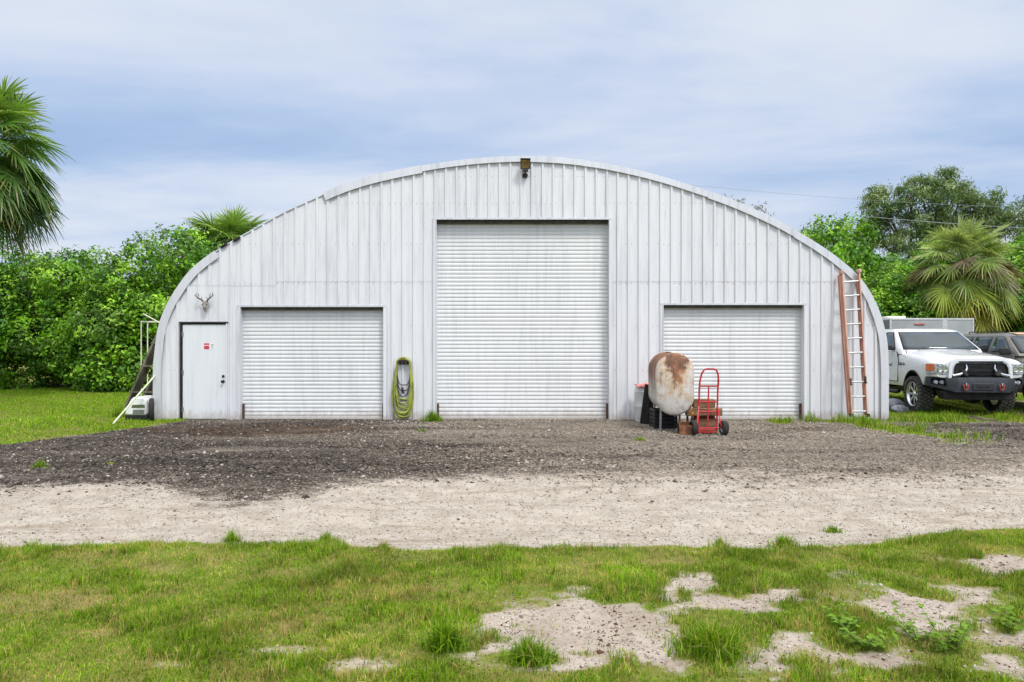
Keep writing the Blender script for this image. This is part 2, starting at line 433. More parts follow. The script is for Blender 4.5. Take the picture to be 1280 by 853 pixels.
    base = g.mix(g.mapr(g.math('ADD', gravel, g.math('ADD', nb, g.math('MULTIPLY', g.math('SUBTRACT', n4, 0.5), 0.9))), 0.15, 0.85), base, gcol)
    hgt = g.math('ADD', g.math('MULTIPLY', n2, 0.6), g.math('ADD', g.math('MULTIPLY', n3, 0.5), g.math('MULTIPLY', g.math('MULTIPLY', vc.outputs['Distance'], -0.6), gravel)))
    g.bsdf(out, base, 0.92, 0, g.bump(hgt, 0.7, 0.025), 0.2)
    return m
M['ground'] = mat_ground()

# ================================================================== ground
def poly_w(pts):
    a = np.array(sorted([gnd(*p) for p in pts]))
    return a[:, 0], a[:, 1]
B1 = poly_w([(-300, 700), (0, 691), (130, 688), (290, 682), (400, 685), (500, 690), (640, 688), (800, 684), (900, 688), (1000, 684), (1080, 681), (1150, 672), (1200, 665), (1280, 658), (1500, 640)])
B2 = poly_w([(-400, 612), (0, 611), (110, 606), (200, 603), (250, 612), (310, 627), (360, 620), (420, 607), (520, 597), (640, 594), (760, 598), (850, 594), (1000, 598), (1100, 598), (1200, 592), (1280, 586), (1600, 580)])
LX = np.array([-40, -20, -8.6, -8.25, -7.98, -7.5, -7.1, -6.9, -6.85]); LY = np.array([10.9, 11.2, 11.5, 11.7, 12.35, 13.0, 13.9, 15.0, 40.0])

def ell(px, py, cx, cy, rx, ry, rot=0):
    c, s = math.cos(R(rot)), math.sin(R(rot)); dx = px - cx; dy = py - cy
    return np.sqrt(((dx * c + dy * s) / rx) ** 2 + ((-dx * s + dy * c) / ry) ** 2)

SAND = [(738, 806, 132, 36, 0), (830, 825, 40, 40, 0), (862, 745, 32, 13, 0), (905, 768, 70, 13, 8), (1140, 768, 110, 28, 5), (1210, 800, 95, 40, 12), (1246, 716, 48, 16, 0),
        (985, 838, 70, 26, 0), (1120, 840, 60, 12, 0), (1235, 845, 60, 20, 0), (445, 846, 55, 9, 0), (360, 826, 40, 5, 0), (1010, 757, 50, 10, 0), (205, 842, 30, 5, 0), (700, 845, 90, 14, 0)]
SAND_ = [tuple(e) + ((1.0 if e[0] > 500 else 0.5),) for e in SAND]
TURF = [(890, 812, 52, 36, 0), (1048, 788, 66, 20, 6), (1190, 836, 48, 28, 0), (556, 822, 44, 10, 0), (660, 842, 60, 10, 0), (1068, 818, 52, 15, 0), (1262, 790, 26, 16, 0), (1150, 750, 60, 9, 10)]
DRY = [(545, 711, 18, 6, 0), (650, 722, 30, 8, 0), (750, 716, 48, 9, 0), (60, 760, 90, 14, 0), (270, 705, 25, 5, 0), (160, 720, 70, 8, 0), (610, 705, 20, 5, 0), (830, 712, 50, 6, 0), (450, 745, 90, 14, 0), (330, 800, 70, 10, 0), (120, 800, 60, 8, 0)]

def masks(X, Y):
    """gravel, road, lawn, dark, brown, dry at ground points"""
    X = np.asarray(X, float); Y = np.asarray(Y, float)
    wob = (fbm(X * 1.1, Y * 1.1, 3) - 0.5) * 0.55 + (fbm(X * 5, Y * 5, 9, 3) - 0.5) * 0.22
    y1 = np.interp(X, *B1) + wob * 0.55; y2 = np.interp(X, *B2) + wob * 1.5
    yl = np.interp(X, LX, LY) + wob * 0.5
    near = sstep(0.12, -0.16, Y - y1)
    sp2 = 0.7 + 0.5 * sstep(-2, 3, X)
    road = sstep(-0.1, 0.1, Y - y1) * sstep(sp2, -sp2, Y - y2)
    gravel = sstep(-sp2, sp2, Y - y2)
    back = sstep(-0.12, 0.12, Y - yl) * (X < -6.8)
    # grass along the right end of the building and round the parked vehicles
    px = 640 + X / np.maximum(Y, 0.5) * F; py = 428 + HC * F / np.maximum(Y, 0.5)
    d = np.full(X.shape, 9.0)
    seg = [(5.75, 15.0), (6.9, 14.55), (7.2, 13.4), (7.75, 12.2)]
    for (a, b), (c, e) in zip(seg[:-1], seg[1:]):
        t = np.clip(((X - a) * (c - a) + (Y - b) * (e - b)) / ((c - a) ** 2 + (e - b) ** 2), 0, 1)
        d = np.minimum(d, np.hypot(X - a - t * (c - a), Y - b - t * (e - b)))
    strip = sstep(0.62, 0.25, d + wob * 1.6) * sstep(0.36, 0.5, fbm(X * 2.2, Y * 2.2, 23) + 0.12 * (Y > 14.3))
    yard = sstep(14.0, 15.2, Y + wob * 2) * (X > 7.0) * sstep(0.43, 0.55, fbm(X * 0.9, Y * 0.9, 21) + 0.10)
    far = sstep(19.5, 21, Y) * (X > 6)
    g2 = np.clip(np.maximum(np.maximum(back, strip), np.maximum(yard, far)), 0, 1)
    gravel = gravel * (1 - g2)
    road = road * (1 - back)
    sand = np.zeros_like(X)
    w2 = (fbm(X * 3, Y * 3, 33) - 0.5) * 1.1 + (fbm(X * 11, Y * 11, 35, 4) - 0.5) * 0.9
    front = (Y > 1.5) & (Y < 7)
    for e in SAND_: sand = np.maximum(sand, sstep(1.5, 0.6, ell(px, py, *e[:5]) + w2 * 1.25) * e[5])
    for e in TURF: sand = sand * (1 - sstep(1.25, 0.5, ell(px, py, *e) + w2 * 0.9))
    sand = sand * (0.3 + 0.7 * sstep(0.36, 0.52, fbm(X * 3.2, Y * 4.2, 131) + 0.25 * (px < 850)))
    sand = np.where(front, sand, 0)
    dry = np.zeros_like(X)
    for e in DRY: dry = np.maximum(dry, sstep(1.3, 0.5, ell(px, py, *e) + w2 * 0.9))
    dry = np.where(front, dry, 0)
    dry = np.clip(dry + sstep(0.56, 0.72, fbm(X * 1.6, Y * 2.2, 51)) * 0.55, 0, 1)
    lawn = np.maximum(near * (1 - sand), g2)
    dark = np.clip(0.95 - sstep(-4.0, 3.2, X + (Y - 11) * 0.5) * 0.85 + sstep(6.5, 9.5, X) * 0.8, 0, 1)
    wb = (fbm(X * 0.8, Y * 1.6, 61) - 0.5) * 2.2
    brown = sstep(2.0, 0.2, np.hypot((X + 4.9) / 2.0, (Y - 13.3) / 0.8) + wb) * 0.85 + sstep(1.5, 0.3, np.hypot((X - 5.6) / 0.7, (Y - 13.6) / 0.35)) * 0.8
    return gravel, road, lawn, dark, np.clip(brown, 0, 1), dry

def gz(X, Y):
    """ground height"""
    X = np.asarray(X, float); Y = np.asarray(Y, float)
    z = (fbm(X * 0.5, Y * 0.5, 71) - 0.5) * 0.05 * sstep(40, 25, np.abs(Y)) 
    z = z + (fbm(X * 2.2, Y * 2.2, 73) - 0.5) * 0.045 * (Y < 14.6)
    z = z + 0.055 * sstep(0.25, -0.35, Y - np.interp(X, *B1))            # lawn stands a little above the road
    z = z - 0.03 * np.exp(-((Y - 6.45) / 0.22) ** 2) - 0.025 * np.exp(-((Y - 7.75) / 0.25) ** 2)   # wheel ruts
    z = z * sstep(0.0, 0.5, np.abs(Y - 15.4)) + 0.05 * np.exp(-(((X - 7.0) / 0.9) ** 2 + ((Y - 14.5) / 0.5) ** 2))
    return z

ys = [-60, -25, -8, 0, 1.5, 2.4, 2.8]
y = 3.0
while y < 18: ys.append(y); y += max(0.035, 0.0075 * y)
while y < 60: ys.append(y); y *= 1.035
ys += [75, 100, 150, 250, 500, 1000, 2500]
xs = np.concatenate([[-2500, -800, -300, -120, -60, -40, -28, -22, -18], np.arange(-15, 16.01, 0.085), [18, 22, 28, 40, 60, 120, 300, 800, 2500]])
ys = np.array(ys)
GX, GY = np.meshgrid(xs, ys)
gr, ro, la, da, br, dr = masks(GX, GY)
GZ = gz(GX, GY)
nx, ny = len(xs), len(ys)
V = np.stack([GX, GY, GZ], -1).reshape(-1, 3)
ii = (np.arange(ny - 1)[:, None] * nx + np.arange(nx - 1)[None, :]).ravel()
Q = np.stack([ii, ii + 1, ii + nx + 1, ii + nx], 1)
mk = np.stack([gr, ro, la], -1).reshape(-1, 3); mk2 = np.stack([da, br, dr], -1).reshape(-1, 3)
fm = mk[Q].mean(1)
reg = np.where((fm[:, 0] > 0.5), 1, np.where(fm[:, 1] > 0.5, 2, 0))
for k, nm in enumerate(('ground', 'gravel_yard', 'dirt_road')):
    q = Q[reg == k]; used = np.unique(q); re = np.zeros(len(V), int); re[used] = np.arange(len(used))
    o = fastmesh(nm, V[used], [re[q]], M['ground'], smooth=True)
    for an, mm in (('MaskA', mk), ('MaskB', mk2)):
        a = o.data.color_attributes.new(an, 'FLOAT_COLOR', 'POINT')
        c = np.ones((len(used), 4), np.float32); c[:, :3] = mm[used]; a.data.foreach_set('color', c.ravel())
    tag(o, kind='structure')

# ---- stones
OCT = np.array([(1, 0, 0), (-1, 0, 0), (0, 1, 0), (0, -1, 0), (0, 0, 1), (0, 0, -1)], float)
OF = np.array([(0, 2, 4), (2, 1, 4), (1, 3, 4), (3, 0, 4), (2, 0, 5), (1, 2, 5), (3, 1, 5), (0, 3, 5)])
def stones(name, X, Y, size, colr, label):
    n = len(X); z = gz(X, Y)
    v = OCT[None] * (1 + rng.uniform(-0.35, 0.35, (n, 6, 3)))
    v = v + rng.uniform(-0.25, 0.25, (n, 6, 3))
    v = v * (size[:, None] * np.stack([rng.uniform(0.6, 1.2, n), rng.uniform(0.6, 1.2, n), rng.uniform(0.35, 0.75, n)], 1))[:, None, :]
    a = rng.uniform(0, 2 * PI, n); c, s = np.cos(a)[:, None], np.sin(a)[:, None]
    v = np.stack([v[..., 0] * c - v[..., 1] * s, v[..., 0] * s + v[..., 1] * c, v[..., 2]], -1)
    v = v + np.stack([X, Y, z + size * 0.15], 1)[:, None, :]
    f = (OF[None] + (np.arange(n) * 6)[:, None, None]).reshape(-1, 3)
    o = fastmesh(name, v.reshape(-1, 3), [f], M['stone'], col=np.repeat(colr, 6, 0))
    return tag(o, label, None, None, 'stuff')

def pick(n, x0, x1, y0, y1):
    return rng.uniform(x0, x1, n), rng.uniform(y0, y1, n)
X, Y = pick(150000, -12.5, 13, 7.6, 15.3)
g_, r_, l_, d_, b_, _ = masks(X, Y)
keep = (rng.random(len(X)) < g_) & (np.abs(X / Y) < 0.78) & ~((np.abs(X) < 7.9) & (Y > 15.33))
X, Y, d_, b_ = X[keep], Y[keep], d_[keep], b_[keep]
n = len(X); k = rng.random(n)[:, None]; t = rng.random(n)[:, None]
dk = np.array(lin(32, 28, 26)[:3]) * (1 - t) + np.array(lin(112, 103, 95)[:3]) * t
lt = np.array(lin(94, 85, 76)[:3]) * (1 - t) + np.array(lin(176, 165, 150)[:3]) * t
c = np.where((d_ + rng.normal(0, 0.28, n) > 0.5)[:, None], dk, lt)
c = np.where(k > 0.955, np.array(lin(196, 188, 178)[:3]), c)
c = np.where((b_[:, None] * rng.random((n, 1)) > 0.35), np.array(lin(78, 60, 47)[:3]) * (0.5 + 0.9 * t), c)
dmp = sstep(0.46, 0.64, fbm(X * 0.45, Y * 1.7, 141, 5)); wrn = sstep(0.50, 0.68, fbm(X * 0.5, Y * 1.9, 151, 5))
c = c * (1 - 0.42 * dmp)[:, None]
c = c * (1 - 0.5 * wrn)[:, None] + np.array(lin(152, 142, 130)[:3]) * (0.5 * wrn)[:, None]
stones('gravel', X, Y, np.exp(rng.normal(math.log(0.0105), 0.5, n)).clip(0.005, 0.045), c, 'loose dark crushed asphalt and pale shell gravel in front of the doors')
X, Y = pick(130000, -9, 9.5, 4.9, 9.6)
g_, r_, l_, d_, b_, _ = masks(X, Y)
keep = (rng.random(len(X)) < r_ * 0.9) & (np.abs(X / Y) < 0.78); X, Y = X[keep], Y[keep]; n = len(X)
t = rng.random(n)[:, None]; k = rng.random(n)[:, None]
c = np.array(lin(136, 124, 111)[:3]) * (1 - t) + np.array(lin(200, 192, 181)[:3]) * t
c = np.where(k < 0.07, np.array(lin(104, 92, 82)[:3]), c); c = np.where(k > 0.95, np.array(lin(214, 208, 198)[:3]), c)
stones('shell_grit', X, Y, np.exp(rng.normal(math.log(0.0050), 0.5, n)).clip(0.0025, 0.022), c, 'fine pale shell grit scattered over the sandy road')
X, Y = pick(40000, -1.5, 4.2, 3.0, 5.6)
g_, r_, l_, d_, b_, _ = masks(X, Y)
keep = (rng.random(len(X)) < (1 - l_) * (r_ < 0.2)) & (np.abs(X / Y) < 0.78); X, Y = X[keep], Y[keep]; n = len(X)
t = rng.random(n)[:, None]; k = rng.random(n)[:, None]
c = np.array(lin(134, 118, 103)[:3]) * (1 - t) + np.array(lin(204, 194, 183)[:3]) * t
qx = 640 + X / Y * F; qy = 428 + HC * F / Y; lit = np.where(ell(qx, qy, 763, 800, 15, 40, 8) < 1, .75, .16)[:, None]
c = np.where(k < lit, np.array(lin(92, 62, 45)[:3]), c)
stones('sand_crumbs', X, Y, np.exp(rng.normal(math.log(0.0042), 0.5, n)).clip(0.002, 0.02), c, 'pale sand crumbs and brown bark bits on the bare patches')

# ---- grass
def blades(X, Y, H, W, colr, lean=0.5, name='grass', label=None, parent=None, z=None, zoff=0.0):
    n = len(X); z = (gz(X, Y) if z is None else z) + zoff - 0.004
    a = rng.uniform(0, 2 * PI, n); b = rng.uniform(0, 2 * PI, n)
    ln = np.abs(rng.normal(0, lean, n)).clip(0, 1.4)
    sx, sy = np.cos(a) * W / 2, np.sin(a) * W / 2
    dx, dy = np.cos(b), np.sin(b)
    base = np.stack([X, Y, z], 1)
    mid = base + np.stack([dx * H * 0.5 * ln * 0.45, dy * H * 0.5 * ln * 0.45, H * 0.55 * np.cos(ln * 0.5)], 1)
    tip = base + np.stack([dx * H * ln * 0.95, dy * H * ln * 0.95, H * np.cos(np.minimum(ln, 1.35)) ** 0.7], 1)
    s = np.stack([sx, sy, np.zeros(n)], 1)
    v = np.stack([base - s, base + s, mid - s * 0.85, mid + s * 0.85, tip], 1).reshape(-1, 3)
    i = (np.arange(n) * 5)[:, None]
    q = i + np.array([[0, 1, 3, 2]]); t = i + np.array([[2, 3, 4]])
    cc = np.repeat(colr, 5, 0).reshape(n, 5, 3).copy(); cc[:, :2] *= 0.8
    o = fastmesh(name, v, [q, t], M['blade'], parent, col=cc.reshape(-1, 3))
    if label: tag(o, label, None, None, 'stuff')
    return o

GREEN = np.array([lin(100, 134, 14)[:3], lin(126, 160, 24)[:3], lin(152, 180, 44)[:3], lin(72, 108, 14)[:3], lin(170, 160, 84)[:3], lin(192, 170, 112)[:3]])
def gcolor(n, dry, fresh=0.0):
    u = rng.random(n); idx = np.where(u < 0.38, 0, np.where(u < 0.72, 1, np.where(u < 0.86, 2, 3)))
    isd = rng.random(n) < (0.17 + 0.62 * dry) * (1 - fresh); idx = np.where(isd, rng.integers(4, 6, n), idx)
    return GREEN[idx] * rng.uniform(0.75, 1.2, (n, 1))

NB = 620000
u = rng.random(NB)
Y = 2.9 + (7.4 - 2.9) * u ** 0.85
X = rng.uniform(-0.8, 0.8, NB) * (Y + 0.35)
g_, r_, l_, d_, b_, dr_ = masks(X, Y)
dr_ = np.clip(dr_ * 0.42 + 0.6 * sstep(0.56, 0.70, fbm(X * 8, Y * 7, 111, 3)), 0, 1)
cl = fbm(X * 2.6, Y * 2.6, 91); cl2 = fbm(X * 7, Y * 7, 95, 3)
tuftn = fbm(X * 9, Y * 9, 97, 2)
dens = np.maximum(l_ ** 1.3, 0.40 * (r_ < 0.15) * (tuftn > 0.61) + 0.01) * (0.5 + 0.6 * sstep(0.35, 0.6, cl)) * (1 - 0.25 * dr_)
cl3 = fbm(X * 24, Y * 24, 121, 2)
edge = 0.06 + 0.94 * sstep(0.3, 0.9, l_ + (cl2 - 0.5) * 0.7 + (cl3 - 0.5) * 0.9)
keep = rng.random(NB) < dens * edge
X, Y, dr_, cl, cl2, l_ = X[keep], Y[keep], dr_[keep], cl[keep], cl2[keep], l_[keep]
H = (0.024 + 0.030 * sstep(0.4, 0.72, cl) + 0.045 * sstep(0.58, 0.8, cl2)) * (0.55 + 0.45 * sstep(0.3, 0.9, l_)) * rng.uniform(0.6, 1.35, len(X))
cc = gcolor(len(X), dr_)
tone = ((0.84 + 0.55 * fbm(X * 1.3, Y * 1.6, 99)) * (0.55 + 0.9 * fbm(X * 5.5, Y * 4.5, 103, 3)))[:, None]
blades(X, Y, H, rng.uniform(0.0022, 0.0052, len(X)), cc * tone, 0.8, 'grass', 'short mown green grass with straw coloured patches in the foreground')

NB = 200000
X = rng.uniform(-9, 9, NB); Y = rng.uniform(0.6, 7.6, NB)
g_, r_, l_, d_, b_, dr_ = masks(X, Y)
keep = (rng.random(NB) < l_) & ((np.abs(X) > 0.8 * (Y + 0.35)) | (Y < 2.9)); X, Y, dr_ = X[keep], Y[keep], dr_[keep]
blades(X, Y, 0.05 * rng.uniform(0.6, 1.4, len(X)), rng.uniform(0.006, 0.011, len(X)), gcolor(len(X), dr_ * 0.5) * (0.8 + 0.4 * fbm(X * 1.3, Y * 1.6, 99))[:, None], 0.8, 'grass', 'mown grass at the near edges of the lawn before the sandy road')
NB = 200000
X = rng.uniform(-24, -6.6, NB); Y = rng.uniform(11, 26, NB)
g_, r_, l_, d_, b_, dr_ = masks(X, Y)
keep = (rng.random(NB) < l_) & (X / Y > -1.15); X, Y = X[keep], Y[keep]
cl = fbm(X * 1.2, Y * 1.2, 105)
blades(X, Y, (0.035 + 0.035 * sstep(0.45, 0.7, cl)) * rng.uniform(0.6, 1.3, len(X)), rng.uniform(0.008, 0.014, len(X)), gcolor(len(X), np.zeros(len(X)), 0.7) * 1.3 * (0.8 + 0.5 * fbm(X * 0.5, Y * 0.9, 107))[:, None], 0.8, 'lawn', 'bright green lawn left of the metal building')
NB = 110000
X = rng.uniform(5.3, 17, NB); Y = rng.uniform(11.6, 23, NB)
g_, r_, l_, d_, b_, dr_ = masks(X, Y)
keep = (rng.random(NB) < l_ * 0.9) & (X / Y < 1.0) & ~((X < 7.85) & (Y > 15.36)); X, Y = X[keep], Y[keep]
cl = fbm(X * 1.8, Y * 1.8, 115)
blades(X, Y, (0.05 + 0.16 * sstep(0.42, 0.68, cl) * (Y < 15.5)) * rng.uniform(0.5, 1.3, len(X)), rng.uniform(0.008, 0.016, len(X)), gcolor(len(X), np.zeros(len(X)) + 0.05, 0.4) * 1.1, 0.55, 'grass', 'green grass growing along the right end of the building')

def tuft(px, py, n, rad, h, w, label, cat='weed', name='grass_tuft', group=None, dry=0.0, fresh=0.7):
    x0, y0 = gnd(px, py)
    z0 = float(gz(np.array([x0]), np.array([y0]))[0])
    r = rad * np.abs(rng.normal(0, 0.42, n)).clip(0, 0.9); a = rng.uniform(0, 2 * PI, n)
    X, Y = r * np.cos(a), r * np.sin(a) * 0.8
    o = blades(X, Y, h * rng.uniform(0.3, 1.2, n) * np.exp(-(r / rad) ** 2 * 0.9), w * rng.uniform(0.6, 1.2, n), gcolor(n, np.full(n, dry), fresh) * 1.1, 0.9, name, z=np.zeros(n))
    o.location = (x0, y0, z0)
    return tag(o, label, cat, group)
tuft(540, 527, 420, 0.26, 0.26, 0.014, 'green weed clump at the foot of the wall left of the tall shutter')
tuft(527, 540, 120, 0.16, 0.07, 0.01, 'small yellow green weed on gravel in front of the hose')
tuft(50, 583, 160, 0.14, 0.12, 0.010, 'lone grass tuft on dark gravel at far left')
tuft(138, 580, 60, 0.12, 0.04, 0.010, 'faint yellowish weed on the dark gravel left of the white door', dry=0.6, fresh=0)
tuft(1040, 660, 260, 0.13, 0.07, 0.006, 'small green tuft alone on the sandy road')
tuft(290, 681, 260, 0.11, 0.12, 0.006, 'grass tuft on the left stretch of the road edge')
tuft(408, 679, 300, 0.12, 0.10, 0.006, 'leafy tuft at the road edge below the left shutter')
tuft(980, 686, 420, 0.14, 0.13, 0.006, 'dense dark grass tuft at road edge below the right shutter')
tuft(900, 693, 300, 0.14, 0.11, 0.006, 'grass tuft at the road edge below the red hand truck', dry=0.4, fresh=0.2)
tuft(800, 552, 90, 0.2, 0.10, 0.008, 'thin grass by the pale barrel and rusty tank')
tuft(150, 521, 260, 0.40, 0.30, 0.014, 'tall weeds left of the white cart near the building corner')
tuft(556, 826, 520, 0.14, 0.17, 0.008, 'broad bladed grass clump left of the large bare sand patch', fresh=1)
tuft(662, 845, 700, 0.17, 0.14, 0.007, 'grass clump at bottom edge below the sand patch', fresh=0.7)
tuft(888, 832, 1300, 0.26, 0.17, 0.007, 'tall grass clump right of the large bare sand patch', fresh=0.5)

def weed(px, py, h, nst, label):
    """young leafy weed: several stems with opposite leaves"""
    x0, y0 = gnd(px, py); z0 = float(gz(np.array([x0]), np.array([y0]))[0])
    root = thing('leafy_weed', label, 'weed', (x0, y0, z0), rng.uniform(0, 6))
    st = MB(); vs = []; cs = []
    for s in range(nst):
        a = rng.uniform(0, 2 * PI); l = rng.uniform(0.4, 1.5); hh = h * rng.uniform(0.3, 0.75)
        pts = [Vector((math.cos(a) * (0.02 + l * hh * t), math.sin(a) * (0.02 + l * hh * t), hh * t)) for t in (0, .33, .66, 1)]
        st.tube(pts, [0.003, 0.0025, 0.002, 0.001], 5)
        for t in np.linspace(0.2, 1, 7):
            p = pts[0].lerp(pts[-1], t)
            for q in range(2):
                b = rng.uniform(0, 2 * PI); L = 0.045 * rng.uniform(0.6, 1.2); w = L * 0.32
                d = Vector((math.cos(b), math.sin(b), rng.uniform(-0.1, 0.6))).normalized(); sd = d.cross(Vector((0, 0, 1))).normalized()
                vs += [p, p + d * L * 0.5 + sd * w, p + d * L + Vector((0, 0, -0.008)), p + d * L * 0.5 - sd * w]
                k = rng.uniform(0.8, 1.25); cs += [np.array(lin(118, 152, 40)[:3]) * k] * 4
    st.build('stem', M['bladestem'], root)
    fastmesh('foliage', np.array([tuple(v) for v in vs]), [np.arange(len(vs)).reshape(-1, 4)], M['blade'], root, col=np.array(cs))
M['bladestem'] = simple('green_stem', lin(96, 130, 52), lin(120, 120, 60), 0.6)
weed(1150, 818, 0.20, 5, 'leafy green weed on bare sand at lower right')
weed(1188, 832, 0.26, 9, 'tallest leafy weed on bare sand near the right bottom corner')
weed(1262, 800, 0.14, 6, 'low leafy weed at right edge of the bare sand')
weed(1052, 800, 0.12, 12, 'spreading leafy weed in the middle of the right sand patch')
weed(1085, 826, 0.14, 7, 'leafy weed in front of the spreading weed on right sand')
# ================================================================== the arched metal building
def wx(px): return (px - 640) / F * WY
def wz(py): return HC - (py - 428) / F * WY
OUT = [(193.7, 530), (193.7, 500), (193.7, 458), (196, 438), (197.8, 420), (202.5, 400.6), (211, 380), (222, 362), (236.3, 342), (251, 328.5), (270, 314.5), (294, 300), (320, 285.5), (349, 269), (376, 256.3), (405, 243.5), (432, 232), (465, 222), (495, 215), (527, 208.8), (560, 203.4), (594, 199.5),
       (628, 197.2), (655, 196.7), (691, 198), (728.7, 201.6), (768.6, 208), (818, 219.5), (860, 232.4), (913.5, 251), (964.7, 273.6), (995, 290), (1029, 311), (1056, 331.5), (1076, 351), (1092, 377), (1103, 409), (1107, 433), (1108.5, 465), (1108.5, 495), (1108.5, 530)]
def catmull(P, n):
    out = []
    P = [Vector((p[0], p[1])) for p in P]
    for i in range(len(P) - 1):
        p0 = P[max(i - 1, 0)]; p1 = P[i]; p2 = P[i + 1]; p3 = P[min(i + 2, len(P) - 1)]
        for k in range(n):
            t = k / n
            out.append(0.5 * ((2 * p1) + (p2 - p0) * t + (2 * p0 - 5 * p1 + 4 * p2 - p3) * t * t + (3 * p1 - p0 - 3 * p2 + p3) * t ** 3))
    return out + [P[-1]]
ARC = [(wx(p.x), wz(p.y)) for p in catmull(OUT, 4)]
# a light smoothing so that the roof line curves evenly
for _ in range(3):
    ARC = [ARC[0]] + [((ARC[i - 1][0] + 2 * ARC[i][0] + ARC[i + 1][0]) / 4, (ARC[i - 1][1] + 2 * ARC[i][1] + ARC[i + 1][1]) / 4) for i in range(1, len(ARC) - 1)] + [ARC[-1]]
ax = np.array([p[0] for p in ARC]); az = np.array([p[1] for p in ARC])
XL, XR = ax.min(), ax.max()
def arcz(x):
    return float(np.interp(x, np.maximum.accumulate(ax), az))

bld = thing('metal_building', 'wide pale grey arched metal building with three white roll up shutters', 'building', (0, WY, 0))
OFS = (0, WY, 0)

OPEN = [(wx(301), wx(479.5), wz(384)), (wx(545.5), wx(761), wz(275)), (wx(829), wx(1004), wz(381.5)), (wx(226.5), wx(284), wz(404))]
P_ = 0.2295          # rib spacing
RIB = [(-0.034, 0.0), (-0.020, -0.034), (0.014, -0.034), (0.036, 0.0)]
X0 = wx(658) + P_ * 0.52
bx = [(XL + 0.02, 0.0), (XR - 0.02, 0.0)]
k0 = int((XL - X0) / P_) - 1
RIBX = []
for k in range(k0, k0 + 90):
    c = X0 + k * P_
    if c - 0.04 < XL + 0.05 or c + 0.04 > XR - 0.05: continue
    if any(a - 0.09 < c < b + 0.09 for a, b, zt in OPEN[:1]) and False: continue
    RIBX.append(c)
    bx += [(c + dx, dy) for dx, dy in RIB]
    bx += [(c + P_ * 0.36, 0), (c + P_ * 0.372, -0.0022), (c + P_ * 0.392, -0.0022), (c + P_ * 0.404, 0), (c + P_ * 0.60, 0), (c + P_ * 0.612, -0.0022), (c + P_ * 0.632, -0.0022), (c + P_ * 0.644, 0)]
bx = sorted(b for b in bx if XL + 0.015 < b[0] < XR - 0.015)
bxs = np.array([b[0] for b in bx]); bys = np.array([b[1] for b in bx])
extra = [e for a, b, zt in OPEN for e in (a, b)]
allx = np.unique(np.concatenate([bxs, extra])); ally = np.interp(allx, bxs, bys)
SEAM = [wz(352), wz(352)]
wall = MB()
for i in range(len(allx) - 1):
    xa, xb, ya, yb = allx[i], allx[i + 1], ally[i], ally[i + 1]
    if xb - xa < 1e-5: continue
    xm = (xa + xb) / 2; z0 = -0.06; ztop = min(arcz(xa), arcz(xb)) - 0.012
    za, zb = arcz(xa) - 0.012, arcz(xb) - 0.012
    low = z0
    for a, b, zt in OPEN:
        if a - 1e-4 <= xm <= b + 1e-4: low = zt
    zs = wz(352) if xm > wx(345) else wz(357)
    def quad(zl, zha, zhb, off):
        wall.add([(xa, WY + ya + off, zl), (xb, WY + yb + off, zl), (xb, WY + yb + off, zhb), (xa, WY + ya + off, zha)], [(0, 1, 2, 3)])
    if low < zs < ztop - 0.05:
        quad(low, zs, zs, 0.0)
        wall.add([(xa, WY + ya, zs), (xb, WY + yb, zs), (xb, WY + yb - 0.006, zs - 0.004), (xa, WY + ya - 0.006, zs - 0.004)], [(0, 1, 2, 3)])
        quad(zs - 0.004, za, zb, -0.004)
    else:
        quad(low, za, zb, -0.004 if low >= zs else 0.0)
# screw heads in rows, part of the sheet
for zr in [0.16, 1.05, 2.0, wz(357) + 0.05, 3.75, 4.62, 5.2]:
    for c in RIBX:
        for dx in (-0.062, 0.062):
            x = c + dx; zz = zr + random.uniform(-0.012, 0.012)
            if zz > arcz(x) - 0.12 or random.random() < 0.35: continue
            if any(a - 0.04 < x < b + 0.04 and zz < zt + 0.04 for a, b, zt in OPEN): continue
            r = 0.008
            yy = WY - 0.012
            ring = [(x + r * math.cos(t * PI / 3), yy + 0.004, zz + r * math.sin(t * PI / 3)) for t in range(6)]
            wall.add(ring + [(x, yy - 0.003, zz)], [(j, (j + 1) % 6, 6) for j in range(6)], 1)
wall.build('front_wall', [M['wall'], M['screw']], bld, offset=OFS, recalc=False)

# roof shell: corrugated arch running back, and the plain rear wall
DEPTH = 22.0
ny_ = int(DEPTH / 0.14)
rv = []; sub = ARC[::2]
nrm = []
for i, p in enumerate(sub):
    a = Vector(sub[max(i - 1, 0)]); b = Vector(sub[min(i + 1, len(sub) - 1)]); t = (b - a).normalized(); nrm.append(Vector((-t.y, t.x)))
for j in range(ny_ + 1):
    yy = WY + 0.03 + j * 0.14; h = 0.0 if j % 4 in (0, 1) else 0.05
    if j == 0: h = 0.0
    for p, nv in zip(sub, nrm): rv.append((p[0] + nv.x * (h - 0.03), yy, p[1] + nv.y * (h - 0.03)))
ns = len(sub); i2 = (np.arange(ny_)[:, None] * ns + np.arange(ns - 1)[None]).ravel()
o = fastmesh('roof', np.array(rv) - np.array(OFS), [np.stack([i2, i2 + ns, i2 + ns + 1, i2 + 1], 1)], M['roof'], bld)
o.data.set_sharp_from_angle(angle=R(30))
rw = MB(); rw.prism([(p[0] * 0.995, p[1] * 0.995) for p in sub], WY + DEPTH - 0.1, WY + DEPTH - 0.06); rw.build('rear_wall', M['wall'], bld, offset=OFS)

